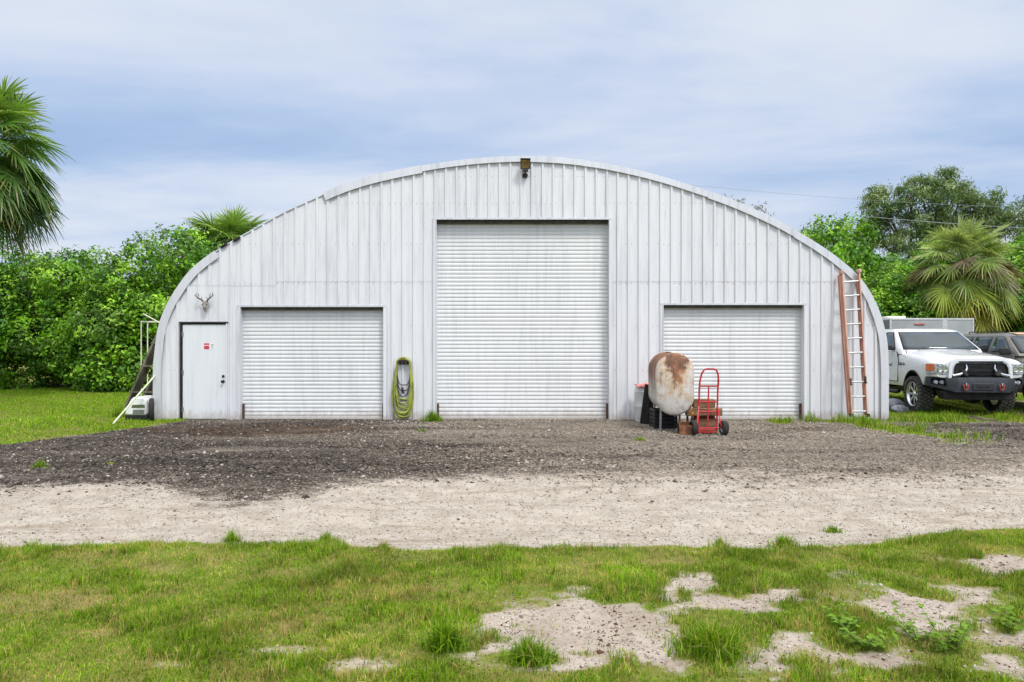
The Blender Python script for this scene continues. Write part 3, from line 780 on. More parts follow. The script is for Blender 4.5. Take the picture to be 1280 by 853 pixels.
# edge flashing in lapped lengths
def arc_s():
    s = [0]
    for a, b in zip(ARC[:-1], ARC[1:]): s.append(s[-1] + math.hypot(b[0] - a[0], b[1] - a[1]))
    return np.array(s)
S = arc_s()
def arc_at(s):
    x = np.interp(s, S, ax); z = np.interp(s, S, az)
    e = 0.12
    t = Vector((np.interp(s + e, S, ax) - np.interp(s - e, S, ax), np.interp(s + e, S, az) - np.interp(s - e, S, az))).normalized()
    return Vector((x, z)), Vector((-t.y, t.x))
def s_of(px, py):
    d = (ax - wx(px)) ** 2 + (az - wz(py)) ** 2
    return S[int(np.argmin(d))]
def flashing(s0, s1, w, y, out_, name='edge_flashing'):
    mb = MB(); n = max(3, int((s1 - s0) / 0.12))
    prof = [(-w, y + 0.028), (-w, y), (0.012 + out_, y), (0.012 + out_, y + 0.32)]
    vs = []
    for i in range(n + 1):
        p, nv = arc_at(s0 + (s1 - s0) * i / n)
        for d, yy in prof: vs.append((p.x + nv.x * d, WY + yy, p.y + nv.y * d))
    fs = []
    for i in range(n):
        for j in range(3): fs.append((i * 4 + j, i * 4 + j + 1, i * 4 + 5 + j, i * 4 + 4 + j))
    mb.add(vs, fs, 0, False)
    return mb.build(name, M['flash'], bld, offset=OFS, angle=25, recalc=False)
cuts = [(s_of(193.7, 529), s_of(193.7, 512), .155, .002), (s_of(193.7, 514), s_of(193.7, 472), .15, .0), (s_of(193.7, 474), s_of(271, 314), .155, .003), (s_of(405, 243), s_of(528, 208.5), .145, .012), (s_of(526, 208.5), s_of(652, 196.7), .112, .0), (s_of(650, 196.7), s_of(731, 201.6), .112, .006),
        (s_of(728, 201.6), s_of(885, 241), .115, 0.0), (s_of(882, 241), s_of(995, 290), .13, .006), (s_of(992, 288), s_of(1092, 377), .14, .0), (s_of(1091, 376), s_of(1108.5, 470), .15, .004), (s_of(1108.5, 468), s_of(1108.5, 529), .15, .0)]
for k, (a, b, w, o_) in enumerate(cuts): flashing(a, b, w, -0.062 - 0.004 * (k % 2), o_)
flashing(s_of(269, 315), s_of(406, 243), 0.012, -0.034, -0.004, 'bare_edge_strip')
for px, py in ((281, 307.5), (297, 299.5)):
    MB().box((wx(px), WY - 0.05, wz(py)), (0.16, 0.05, 0.05), Matrix.Rotation(R(-34), 3, 'Y')).build('torn_sealant', M['black_matte'], bld, offset=OFS, bevel=0.012)

# roll up shutters
def shutter(a, b, zt, pitch, rec, label, jambw=0.07):
    root = bpy.data.objects.new('roll_up_shutter', None); COL.objects.link(root); root.parent = bld
    root.location = ((a + b) / 2, 0, 0); root['label'] = label
    of = ((a + b) / 2, WY, 0)
    mb = MB(); vs = []; n = 0
    z = 0.055
    prof = [(0.0, 0.0), (0.05, -0.0), (0.10, -0.008), (0.22, -0.013), (0.40, -0.0155), (0.62, -0.015), (0.82, -0.0115), (0.93, -0.006), (0.96, 0)]
    zz = []
    while z < zt + 0.2:
        for t, d in prof: zz.append((z + t * pitch, d))
        z += pitch
    for q, d in zz: vs += [(a - 0.03, WY + rec + d, q), (b + 0.03, WY + rec + d, q)]
    mb.add(vs, [(2 * i, 2 * i + 1, 2 * i + 3, 2 * i + 2) for i in range(len(zz) - 1)], 0, False)
    cu = mb.build('curtain', M['curtain'], root, offset=of, recalc=False)
    MB().box(((a + b) / 2, WY + rec - 0.012, 0.018), (b - a - 0.02, 0.05, 0.07)).build('bottom_bar', M['curtain'], root, offset=of, bevel=0.006)
    MB().box(((a + b) / 2, WY + rec - 0.07, zt - 0.035), (b - a - 0.004, 0.06, 0.062)).build('header_seal', M['seal'], root, offset=of)  # dark strip standing in for the shadow below the header
    # pressed frame round the opening, and the reveals behind it
    jz = -0.05
    for s, e in ((-1, a), (1, b)):
        MB().box((e + s * jambw / 2 - s * 0.004, WY - 0.034, (zt + jz) / 2), (jambw, 0.012, zt - jz)).build('jamb', M['wall'], root, offset=of, bevel=0.003)
        MB().box((e + s * 0.006, WY + rec / 2 - 0.024, (zt + jz) / 2), (0.010, rec + 0.07, zt - jz - 0.004)).build('reveal', M['wall'], root, offset=of)
        MB().box((e - s * 0.022, WY + rec - 0.06, 0.15), (0.035, 0.05, 0.36)).build('guide_foot', M['rust'], root, offset=of, bevel=0.004)
    MB().box(((a + b) / 2, WY - 0.038, zt + 0.02), (b - a + 2 * jambw, 0.012, 0.045)).build('header_trim', M['flash'], root, offset=of, bevel=0.003)
    MB().box(((a + b) / 2, WY + rec / 2, zt + 0.012), (b - a, rec + 0.02, 0.01)).build('soffit', M['seal'], root, offset=of)
    return root
shutter(*OPEN[0], 0.0825, 0.16, 'left hand low white shutter between white door and coiled hose')
shutter(*OPEN[1], 0.0850, 0.20, 'tall central white shutter')
shutter(*OPEN[2], 0.0825, 0.16, 'right hand low white shutter behind the tank and hand truck')

# personnel door
a, b, zt = OPEN[3]
dr = bpy.data.objects.new('door', None); COL.objects.link(dr); dr.parent = bld; dr.location = ((a + b) / 2, 0, 0)
of = ((a + b) / 2, WY, 0)
MB().box(((a + b) / 2 + 0.012, WY + 0.01, (zt + 0.0) / 2 - 0.02), (b - a - 0.05, 0.045, zt - 0.03)).build('door_leaf', M['doorpaint'], dr, offset=of, bevel=0.004)
fm_ = MB()
fm_.box((a + 0.004, WY - 0.0, zt / 2), (0.034, 0.09, zt + 0.02)); fm_.box(((a + b) / 2, WY + 0.0, zt + 0.012), (b - a + 0.05, 0.10, 0.03))
fm_.build('frame_edge', M['dark_steel'], dr, offset=of)
MB().box((b + 0.004, WY - 0.0, zt / 2), (0.022, 0.085, zt)).build('latch_jamb', M['wall'], dr, offset=of)
MB().box(((a + b) / 2, WY - 0.01, 0.0), (b - a, 0.12, 0.035)).build('threshold', M['seal'], dr, offset=of, bevel=0.004)
MB().box(((a + b) / 2, WY + 0.05, zt / 2), (b - a, 0.02, zt)).build('backing', M['dark_steel'], dr, offset=of)
for py in (418, 466, 512):
    h = MB(); h.tube([(a + 0.03, WY - 0.022, wz(py) - 0.05), (a + 0.03, WY - 0.022, wz(py) + 0.05)], 0.011, 8); h.box((a + 0.045, WY - 0.016, wz(py)), (0.03, 0.006, 0.1))
    h.build('hinge', M['steel'], dr, offset=of)
kn = MB(); kx = wx(279.5); kz = wz(477)
kn.lathe([(0.0, 0), (0.034, -0.0), (0.034, -0.01), (0.014, -0.015), (0.014, -0.045), (0.028, -0.055), (0.030, -0.07), (0.02, -0.084), (0, -0.086)], (kx, WY - 0.012, kz), 'y', 18)
kn.build('door_knob', M['dark_steel'], dr, offset=of)
kn = MB(); kn.lathe([(0.0, 0), (0.030, 0), (0.030, -0.012), (0.024, -0.024), (0.0, -0.026)], (kx, WY - 0.012, wz(470.5)), 'y', 18); kn.build('deadbolt', M['dark_steel'], dr, offset=of)

# small sign stickers on the door
sg = thing('door_sign', 'small red and white notice on the white door', 'sign', (wx(262), WY - 0.02, wz(433)))
SO = (wx(262), WY - 0.02, wz(433))
MB().box((wx(258.6), WY - 0.0145, wz(433)), (0.108, 0.003, 0.125)).build('red_panel', M['signred'], sg, offset=SO)
MB().box((wx(265.8), WY - 0.0145, wz(433)), (0.118, 0.003, 0.125)).build('white_panel', M['signwhite'], sg, offset=SO)
ink = MB()
for k, (w, dz) in enumerate(((0.08, 0.034), (0.03, 0.012), (0.05, -0.012), (0.04, -0.036))): ink.box((wx(265.8), WY - 0.0168, wz(433) + dz), (w, 0.002, 0.009))
ink.build('lettering_lines', M['signink'], sg, offset=SO)
wl = MB(); wl.box((wx(258.6), WY - 0.0168, wz(433) + 0.018), (0.10, 0.002, 0.016)); wl.build('white_band', M['signwhite'], sg, offset=SO)

# floodlight at the peak
fx, fz = wx(656.5), wz(208)
fl = thing('floodlight', 'dark bronze floodlight at the peak of the arched wall', 'floodlight', (fx, WY - 0.02, wz(217)))
FO = (fx, WY - 0.02, wz(217))
T = Matrix.Rotation(R(14), 3, 'X')
def fp(x, y, z): return T @ Vector((x, y, z)) + Vector((fx, WY - 0.17, fz))
hb = MB()
hb.add([fp(*p) for p in [(-.105, -.06, -.1), (.105, -.06, -.1), (.105, -.06, .115), (-.105, -.06, .115), (-.075, .05, -.085), (.075, .05, -.085), (.075, .05, .1), (-.075, .05, .1)]],
       [(4, 5, 6, 7), (0, 4, 7, 3), (1, 2, 6, 5), (3, 7, 6, 2), (0, 1, 5, 4)])
hb.add([fp(*p) for p in [(-.105, -.06, -.1), (.105, -.06, -.1), (.105, -.06, .115), (-.105, -.06, .115), (-.085, -.058, -.075), (.085, -.058, -.075), (.085, -.058, .09), (-.085, -.058, .09)]], [(0, 1, 5, 4), (1, 2, 6, 5), (2, 3, 7, 6), (3, 0, 4, 7)])
hb.box(fp(0, -.075, .118), (.22, .06, .012), T)
hb.build('housing', M['dark_steel'], fl, offset=FO)
MB().add([fp(*p) for p in [(-.085, -.050, -.075), (.085, -.050, -.075), (.085, -.050, .09), (-.085, -.050, .09)]], [(0, 1, 2, 3)]).build('lens', M['brown_seal'], fl, offset=FO)
lb = MB()
for zz in (-.035, 0.005, .045): lb.box(fp(0, -.056, zz), (.165, .008, .008), T)
lb.build('lens_guard', M['dark_steel'], fl, offset=FO)
br_ = MB(); br_.box((fx, WY - 0.16, fz - 0.135), (0.12, 0.06, 0.05)); br_.tube([(fx, WY - 0.15, fz - 0.15), (fx, WY - 0.13, fz - 0.2), (fx, WY - 0.03, fz - 0.205)], 0.016, 8); br_.lathe([(0, 0), (.06, 0), (.055, -.03), (0, -.032)], (fx, WY - 0.024, fz - 0.205), 'y', 16)
br_.build('bracket', M['dark_steel'], fl, offset=FO)

# deer skull with antlers
sx_, sz_ = wx(259), wz(381)
sk = thing('deer_skull', 'small deer skull with antlers mounted above the white door', 'skull', (sx_, WY - 0.03, sz_))
KO = (sx_, WY - 0.03, sz_)
s_ = MB()
s_.tube([(sx_ + .0, WY - .07, sz_ + .06), (sx_ + .003, WY - .10, sz_ + .03), (sx_ + .004, WY - .12, sz_ - .03), (sx_ + .005, WY - .12, sz_ - .10), (sx_ + .006, WY - .10, sz_ - .155)], [.03, .062, .055, .036, .018], 12)
s_.build('skull', M['bone'], sk, offset=KO)
for q in (-1, 1):
    MB().lathe([(0, 0), (.018, 0), (.016, -.012), (0, -.012)], (sx_ + q * .04, WY - .142, sz_ - .01), 'y', 10).build('eye_socket', M['black_matte'], sk, offset=KO)
for q in (-1, 1):
    an = MB()
    an.tube([(sx_ + q * .03, WY - .10, sz_ + .05), (sx_ + q * .07, WY - .13, sz_ + .10), (sx_ + q * .13, WY - .17, sz_ + .135), (sx_ + q * .175, WY - .16, sz_ + .17), (sx_ + q * .165, WY - .12, sz_ + .25)], [.019, .016, .015, .012, .006], 8)
    an.tube([(sx_ + q * .13, WY - .17, sz_ + .135), (sx_ + q * .12, WY - .15, sz_ + .2), (sx_ + q * .125, WY - .13, sz_ + .23)], [.012, .01, .004], 8)
    an.tube([(sx_ + q * .175, WY - .16, sz_ + .17), (sx_ + q * .215, WY - .15, sz_ + .205)], [.01, .004], 8)
    an.tube([(sx_ + q * .065, WY - .13, sz_ + .095), (sx_ + q * .05, WY - .15, sz_ + .15)], [.01, .004], 8)
    an.build('antler', M['antler'], sk, offset=KO)

# hose on its hanger
hx, hz_ = wx(505.5), wz(452)
hg = thing('hose_hanger', 'arched metal hose hanger screwed to the wall under the coiled hose', 'hose hanger', (hx, WY - 0.04, hz_))
GO = (hx, WY - 0.04, hz_)
h_ = MB()
arcp = [(hx + 0.155 * math.cos(t), hz_ + 0.11 * math.sin(t) - 0.03) for t in np.linspace(PI, 0, 12)]
inn = [(hx + 0.115 * math.cos(t), hz_ + 0.06 * math.sin(t) - 0.03) for t in np.linspace(0, PI, 12)]
h_.prism(arcp + [(hx + .155, hz_ - .07), (hx - .155, hz_ - .07)], WY - 0.046, WY - 0.036)
h_.build('back_plate', M['hanger'], hg, offset=GO)
h2 = MB()
vs = []
for (x, z) in [(hx + 0.125 * math.cos(t), hz_ + 0.085 * math.sin(t) - 0.035) for t in np.linspace(PI * 0.98, PI * 0.02, 14)]: vs += [(x, WY - 0.046, z), (x, WY - 0.17, z)]
h2.add(vs, [(2 * i, 2 * i + 1, 2 * i + 3, 2 * i + 2) for i in range(13)], 0, True)
h2.build('saddle', M['hanger'], hg, solid=0.004, offset=GO)
for dx in (-0.075, 0.0, 0.075):
    MB().lathe([(0, 0), (.022, 0), (.022, -.004), (0, -.004)], (hx + dx, WY - .0475, hz_ - .035), 'y', 12).build('screw_hole', M['black_matte'], hg, offset=GO)
ho = thing('garden_hose', 'yellow green hose coiled on wall hanger beside the tall shutter', 'hose', (hx, WY - 0.1, 0.03))
HO = (hx, WY - 0.1, 0.03)
def loop(w, bot, y, sk_, top=0.085, ph=0):
    pts = []
    zt_ = hz_ - 0.03
    for t in np.linspace(0, 2 * PI, 44, endpoint=False):
        c_, s2 = math.cos(t), math.sin(t)
        if s2 >= 0: x = 0.14 * c_; z = zt_ + top * s2
        else:
            u = -s2
            z = zt_ - (zt_ - bot) * u ** 0.9
            x = math.copysign((0.14 + (w - 0.14) * min(1, 2.0 * u)) * abs(c_) ** 0.52, c_)
        pts.append((hx + x + sk_ * max(0, zt_ - z), y + 0.01 * math.sin(3 * t + ph), z))
    return pts
lo = MB()
for k, (w, bot, y, sk_) in enumerate([(0.20, 0.05, -.065, -.02), (0.215, 0.09, -.085, .0), (0.22, 0.12, -.10, .01), (0.20, 0.17, -.115, -.015), (0.19, 0.23, -.135, .01), (0.205, 0.30, -.10, .02), (0.18, 0.36, -.14, -.01), (0.235, 0.03, -.12, -.05), (0.19, 0.44, -.12, 0.012), (0.225, 0.07, -.15, .02), (0.2, 0.15, -.16, -.02), (0.17, 0.27, -.16, .0), (0.21, 0.21, -.09, .03)]):
    lo.tube(loop(w, bot, WY + y, sk_ * 0.8, 0.085 + 0.016 * (k % 3), k), 0.0155, 8, closed=True)
lo.build('coil', M['hose'], ho, offset=HO)
l2 = MB()
for k, (w, bot, y, sk_) in enumerate([(0.155, 0.62, -.07, .0), (0.15, 0.50, -.09, -.03), (0.16, 0.40, -.075, .02), (0.15, 0.74, -.09, .0)]):
    l2.tube(loop(w, bot, WY + y, sk_, 0.08, k), 0.013, 8, closed=True)
l2.build('grey_inner_coil', M['hose2'], ho, offset=HO)
nz = MB(); nz.tube([(hx - .03, WY - .15, 0.70), (hx - .01, WY - .155, .62), (hx + .0, WY - .15, .56)], [.02, .026, .018], 8); nz.build('nozzle', M['dark_steel'], ho, offset=HO)

# extension ladder
lx0, lz0 = wx(1070), 0.02
ldr = thing('extension_ladder', 'orange extension ladder with pale rungs leaning on the right end of the wall', 'ladder', (7.35, 14.9, 0.03))
LO = (7.35, 14.9, 0.03)
botL, botR = at(1064, 521, 14.75), at(1084.5, 521, 14.75); topL, topR = at(1051.5, 342, 15.24), at(1074, 340, 15.24)
def rail(a, b, nm, off=0.0, w=0.05, d=0.075, s=1):
    mb = MB(); a = a + Vector((0, off, 0)); b = b + Vector((0, off, 0))
    mb.bar(a, b, d, 0.010, up=(1, 0, 0)) if False else None
    dirv = (b - a).normalized(); xax = Vector((1, 0, 0)); xax = (xax - dirv * xax.dot(dirv)).normalized(); yax = dirv.cross(xax)
    rot = Matrix((xax, yax, dirv)).transposed(); L = (b - a).length; c = (a + b) / 2
    mb.box(c, (0.008, d, L), rot); mb.box(c + xax * s * 0.012 + yax * d / 2, (0.024, 0.008, L), rot); mb.box(c + xax * s * 0.012 - yax * d / 2, (0.024, 0.008, L), rot)
    return mb.build(nm, M['orange'], ldr, offset=LO, bevel=0.002)
rail(botL, topL, 'rail', 0, s=1); rail(botR, topR, 'rail', 0, s=-1)
rail(botL + Vector((-.010, .07, .02)), topL + Vector((-.010, .07, -.02)), 'rail', 0.0, s=-1); rail(botR + Vector((.0, .075, .02)), topR + Vector((.0, .075, -.06)), 'rail', 0, s=-1)
for k in range(10):
    t = (k + 0.36) / 10.0
    p, q = botL.lerp(topL, t), botR.lerp(topR, t)
    MB().tube([p, q], 0.021, 10).build('rung', M['alu'], ldr, offset=LO)
for p in (botL, botR): MB().box(p + Vector((0, 0, 0.03)), (0.06, 0.10, 0.07)).build('foot', M['rubber'], ldr, offset=LO, bevel=0.01)
for p in (topL, topR): MB().box(p + Vector((0, -.005, .02)), (0.06, 0.10, 0.08)).build('end_cap', M['orange'], ldr, offset=LO, bevel=0.012)
for p in (botL.lerp(topL, .24) + Vector((.02, -.04, 0)), botR.lerp(topR, .25) + Vector((-.02, -.04, 0))):
    lk = MB(); lk.box(p, (0.03, 0.05, 0.14)); lk.box(p + Vector((0, -.02, -.06)), (0.02, 0.08, 0.03))
    lk.build('rung_lock', M['rust'], ldr, offset=LO, bevel=0.004)

# ---------------------------------------------------------------- things at the left corner
def rel(o_): return o_
rp = thing('timber_ramp', 'weathered plank panel leaning on the left side of building', 'plank panel', (wx(165), 16.6, 0))
RO = (wx(165), 16.6, 0)
A0 = at(156, 519.6, 16.2); A1 = at(203, 412, 16.6)
for k in range(3):
    o1 = Vector((0.27 * k, 0.10 * k, 0.0))
    nrm_ = (A1 - A0).cross(Vector((0.2, 0.9, 0))).normalized()
    MB().bar(A0 + o1, A1 + o1, 0.05, 0.26, up=(0.15, 1, 0)).build('plank', M['timber2'], rp, offset=RO, bevel=0.006)
for t in (0.25, 0.55, 0.82):
    p = A0.lerp(A1, t); MB().bar(p + Vector((-.06, -.09, .04)), p + Vector((.66, .12, .02)), 0.10, 0.04).build('cross_batten', M['timber2'], rp, offset=RO, bevel=0.004)

pf = thing('pipe_frame', 'thin white pipe frame standing behind the left corner of building', 'pipe frame', (wx(180), 17.6, 0))
PO = (wx(180), 17.6, 0)
f_ = MB(); Yp = 17.6
p1, p2 = at(176.5, 402, Yp), at(184.5, 402, Yp + 0.6)
f_.tube([(p1.x, p1.y, 0), p1, (p1.x + 0.7, p1.y + .05, p1.z)], 0.015, 8)
f_.tube([(p2.x, p2.y, 0), (p2.x, p2.y, p1.z)], 0.015, 8); f_.tube([(p1.x, p1.y, p1.z), (p2.x, p2.y, p1.z), (p2.x + .5, p2.y, p1.z)], 0.015, 8)
f_.build('posts', M['pvc'], pf, offset=PO)
MB().tube([at(179, 392.5, Yp - .1), at(200, 404, Yp - .05)], 0.014, 8).build('top_stay', M['pvc'], pf, offset=PO)

wp = MB(); wp.tube([Vector((gnd(141, 531.5)[0], gnd(141, 531.5)[1], 0.02)), at(193.5, 470, 15.33)], 0.018, 8)
o = wp.build('white_pole', M['pvc'], None, offset=(gnd(141, 531.5)[0], gnd(141, 531.5)[1], 0.0)); tag(o, 'white pole leaning diagonally on the left corner trim', 'pole')

# white wheeled cart: rounded shell on a dark base with one big wheel showing
cx_, cy_ = wx(172), 15.25
ct = thing('utility_cart', 'white plastic cart with black base and big wheel at left corner', 'cart', (cx_, cy_, 0))
CO = (cx_, cy_, 0)
Yc = 15.25
def cpt(px, py): p = at(px, py, Yc); return (p.x, p.z)
sh = [cpt(157.5, 519), (cpt(157.5, 516)), cpt(160, 508), cpt(165, 499), cpt(168, 496.6), cpt(180, 496.6), cpt(184, 498.5), cpt(184.5, 505), cpt(183.5, 519)]
MB().prism(sh, Yc - 0.05, Yc + 0.55).build('shell', M['cart'], ct, offset=CO, bevel=0.035, seg=3)
MB().prism([cpt(167, 506), cpt(182.5, 505.6), cpt(182.5, 509.6), cpt(166, 509.6)], Yc - 0.062, Yc - 0.04).build('vent_slot', M['cartdark'], ct, offset=CO, bevel=0.006)
MB().prism([cpt(168, 512), cpt(182, 511.6), cpt(182, 517), cpt(167.5, 517)], Yc - 0.066, Yc - 0.04).build('front_panel', M['steel'], ct, offset=CO, bevel=0.008)
MB().prism([cpt(157, 519), cpt(185, 518), cpt(185.5, 529), cpt(158.5, 528)], Yc - 0.045, Yc + 0.53).build('base_tray', M['black'], ct, offset=CO, bevel=0.02)
def wheel_parts(root, c, r, w, axis, of, rimmat, spokes=6):
    t = MB()
    t.lathe([(r * .72, -w / 2), (r * .9, -w / 2), (r * .985, -w * .33), (r, 0), (r * .985, w * .33), (r * .9, w / 2), (r * .72, w / 2), (r * .70, 0)], c, axis, 28, closed=True)
    wh = t.build('wheel', M['rubber'], root, offset=of)
    d = MB(); d.lathe([(0.0, -w * .35), (r * .18, -w * .4), (r * .2, -w * .1), (r * .66, -w * .05), (r * .73, -w * .3), (r * .73, w * .3), (r * .6, w * .1), (0, w * .2)], c, axis, 24)
    rm = d.build('rim', rimmat, wh, offset=(Vector(of))); rm.location = (0, 0, 0)
    return wh
wc = at(189.5, 513, Yc - .1)
tl = Matrix.Rotation(R(28), 3, 'Z')
wm = MB(); r_ = 0.262; w_ = 0.09
prof = [(r_ * .74, -w_ / 2), (r_ * .92, -w_ / 2), (r_, 0), (r_ * .92, w_ / 2), (r_ * .74, w_ / 2), (r_ * .72, 0)]
wm.lathe(prof, (0, 0, 0), 'x', 30, closed=True); wm.v = [tl @ v + wc for v in wm.v]
wh = wm.build('wheel', M['rubber'], ct, offset=CO)
rm = MB(); rm.lathe([(r_ * .66, -.03), (r_ * .75, -.035), (r_ * .75, .035), (r_ * .66, .03)], (0, 0, 0), 'x', 30, closed=True); rm.lathe([(0, -.04), (.05, -.04), (.05, .04), (0, .04)], (0, 0, 0), 'x', 14)
for k in range(6):
    a_ = k * PI / 3; rm.bar((0, .03 * math.cos(a_), .03 * math.sin(a_)), (0, r_ * .68 * math.cos(a_), r_ * .68 * math.sin(a_)), .03, .012)
rm.v = [tl @ v + wc for v in rm.v]
x = rm.build('rim', M['steel'], wh, offset=CO); x.location = (0, 0, 0)

# ---------------------------------------------------------------- rusty tank group
tx, ty, tz = 3.02, 13.75, 0.885
tk = thing('oil_tank', 'upright oval oil tank with peeling white paint and rust on thin legs', 'tank', (tx, ty, 0), R(-5))
hw, hh, LN = 0.345, 0.565, 0.68
def obround(s, k=36):
    pts = []
    for i in range(k):
        t = 2 * PI * i / k; x = hw * math.cos(t); z = hw * math.sin(t)
        z += (hh - hw) * (1 if math.sin(t) >= 0 else -1)
        if abs(math.sin(t)) < 1e-6: pass
        pts.append((x * s, z * s))
    return pts
tb = MB(); rings = []
for (yy, s) in [(-LN - .075, .02), (-LN - .07, .35), (-LN - .055, .62), (-LN - .03, .84), (-LN - .012, .93), (-LN, .972), (-LN + .02, .993), (-LN + .04, 1), (-LN + .05, 1.012), (-LN + .06, 1.0), (-.0, 1), (LN - .06, 1.0), (LN - .05, 1.012), (LN - .04, 1), (LN, .975), (LN + .03, .84), (LN + .06, .5), (LN + .075, .02)]:
    rings.append([(x, yy, z + tz) for x, z in obround(s)])
k = len(rings[0]); vs = [v for r in rings for v in r]
tb.add(vs, [(i * k + j, i * k + (j + 1) % k, (i + 1) * k + (j + 1) % k, (i + 1) * k + j) for i in range(len(rings) - 1) for j in range(k)] + [list(range(k)), [(len(rings) - 1) * k + j for j in range(k)]], 0, True)
tb.v = [v - Vector((0, 0, tz)) for v in tb.v]; o = tb.build('shell', M['tank'], tk, angle=50); o.location = (0, 0, tz)
for sx2, yy in ((-.24, -.60), (.24, -.52), (-.24, .52), (.24, .52)):
    MB().tube([(sx2, yy, tz - hh + .20), (sx2 * 1.06, yy - .02 * (1 if yy > 0 else -1), -0.02)], 0.021, 10).build('leg', M['steel'] if sx2 < 0 else M['rust'], tk)
for yy in (.1, .4):
    MB().lathe([(.03, 0), (.03, .01), (.036, .01), (.036, .022), (0, .022)], (0, yy, tz + hh - .01), 'z', 14).build('filler_cap', M['rust'], tk)
vl = MB(); vl.tube([(.28, -.66, tz - hh + .2), (.28, -.74, tz - hh + .12), (.28, -.76, tz - hh + .04)], .018, 8); vl.lathe([(0, 0), (.05, 0), (.06, .03), (.05, .07), (0, .07)], (.28, -.76, tz - hh + .0), 'z', 14); vl.box((.28, -.76, tz - hh + .1), (.08, .02, .02))
vl.build('valve', simple('brass', lin(176, 130, 70), lin(110, 80, 50), 0.5, 0.5, 20), tk)

# pale barrel with faded red lid behind the tank
bx_, by_ = at(804.5, 500, 15.0).x, 15.0
bl = thing('plastic_drum', 'milky white drum with faded red rag lid behind rusty tank', 'drum', (bx_, by_, 0))
MB().lathe([(0, -.02), (.17, -.02), (.185, .01), (.19, .3), (.198, .32), (.19, .34), (.19, .6), (.197, .62), (.188, .64), (.175, .72), (.13, .76), (0, .765)], (0, 0, 0), 'z', 26).build('body', M['drum'], bl)
lid = MB(); lid.grid(lambda u, v: (0.2 * (u - .5) * 1.9 + .02, 0.2 * (v - .5) * 1.8 - .03, .775 + .03 * math.sin(7 * u) * math.cos(5 * v) - .12 * max(0, abs(v - .5) - .3) - .28 * max(0, .18 - v) - .1 * max(0, u - .8)), 14, 14)
lid.build('lid', M['pinkred'], bl, solid=.012)

bd = thing('dark_board', 'black board leaning on the pale drum beside the rusty tank', 'board', (at(810, 524, 14.5).x, 14.5, 0))
b1 = MB(); b1.box((0.02, 0, .395), (0.27, .03, .80), Matrix.Rotation(R(9), 3, 'Y') @ Matrix.Rotation(R(-8), 3, 'X')); b1.build('panel', M['black_matte'], bd, bevel=.006)
b1 = MB(); b1.box((0.0, -.035, .395), (0.04, .03, .80), Matrix.Rotation(R(9), 3, 'Y') @ Matrix.Rotation(R(-8), 3, 'X')); b1.build('batten', M['black'], bd, bevel=.004)

cr = thing('black_crate', 'black plastic crate on gravel under the rusty tank', 'crate', (at(829, 530, 13.95).x, 13.95, 0), R(4))
cw, cd_, chh = .42, .36, .36
c_ = MB()
for sx2 in (-1, 1):
    for z2 in np.linspace(.04, chh - .02, 5): c_.box((sx2 * cw / 2, 0, z2), (.012, cd_, .05))
for sy2 in (-1, 1):
    for z2 in np.linspace(.04, chh - .02, 5): c_.box((0, sy2 * cd_ / 2, z2), (cw - .02, .012, .05))
for sx2 in (-1, 1):
    for sy2 in (-1, 1): c_.box((sx2 * (cw / 2 - .004), sy2 * (cd_ / 2 - .004), chh / 2 + .005), (.04, .04, chh))
c_.build('walls', M['black'], cr, bevel=.004)
MB().box((0, 0, .012), (cw - .02, cd_ - .02, .015)).build('bottom', M['black'], cr)
MB().box((0, 0, .2), (cw - .05, cd_ - .05, .3)).build('contents', M['black_matte'], cr, bevel=.02)

def bits(px, py, Y, L, h, d, rz, label, m='timber', name='timber_block', z0=0.0):
    p = at(px, py, Y)
    mb = MB(); mb.box((0, 0, h / 2), (L, d, h)); 
    o = mb.build(name, M[m], None, bevel=.008); o.location = (p.x, Y, z0); o.rotation_euler = (0, 0, rz)
    return tag(o, label, 'wood block', 'timber blocks stacked behind the hand truck')
bits(880, 536, 13.35, .44, .24, .22, R(3), 'lowest dark timber block on gravel behind the hand truck')
bits(880, 520, 13.36, .36, .20, .2, R(-2), 'red brown upright timber in the middle of the stack behind hand truck', z0=.242)
M['timber_red'] = simple('reddish_timber', lin(132, 74, 54), lin(96, 54, 42), 0.85, 0, 3, 0.3, 30)
bpy.data.objects['timber_block.001'].data.materials[0] = M['timber_red']
bits(879.5, 515, 13.2, .66, .13, .13, R(2), 'long beam crossing the stack behind the hand truck', z0=.31)
bits(879, 506, 13.38, .40, .15, .2, R(0), 'topmost pale timber block behind the hand truck', z0=.444)
sp_ = MB(); sp_.box((0, 0, .16), (.03, .04, .32)); o = sp_.build('timber_prop', M['timber2'], None, bevel=.004); q = at(865, 532, 13.22); o.location = (q.x, 13.22, 0); tag(o, 'thin upright prop holding the end of the long beam', 'wood block')
rb = thing('rusty_box', 'small rusty open metal box on gravel between tank and hand truck', 'box', (at(858, 535, 12.95).x, 13.0, 0), R(-14))
r1 = MB()
for c, d in (((-.11, 0, .1), (.012, .26, .2)), ((.11, 0, .1), (.012, .26, .2)), ((0, -.13, .085), (.21, .012, .17)), ((0, .13, .1), (.21, .012, .2)), ((0, 0, .01), (.21, .25, .012))): r1.box(c, d)
r1.build('body', simple('rusted_box', lin(150, 96, 58), lin(86, 56, 42), 0.8, 0, 9, .3), rb, bevel=.004)
MB().box((-.13, .02, .1), (.03, .26, .18)).build('dark_side', M['black_matte'], rb, bevel=.004)

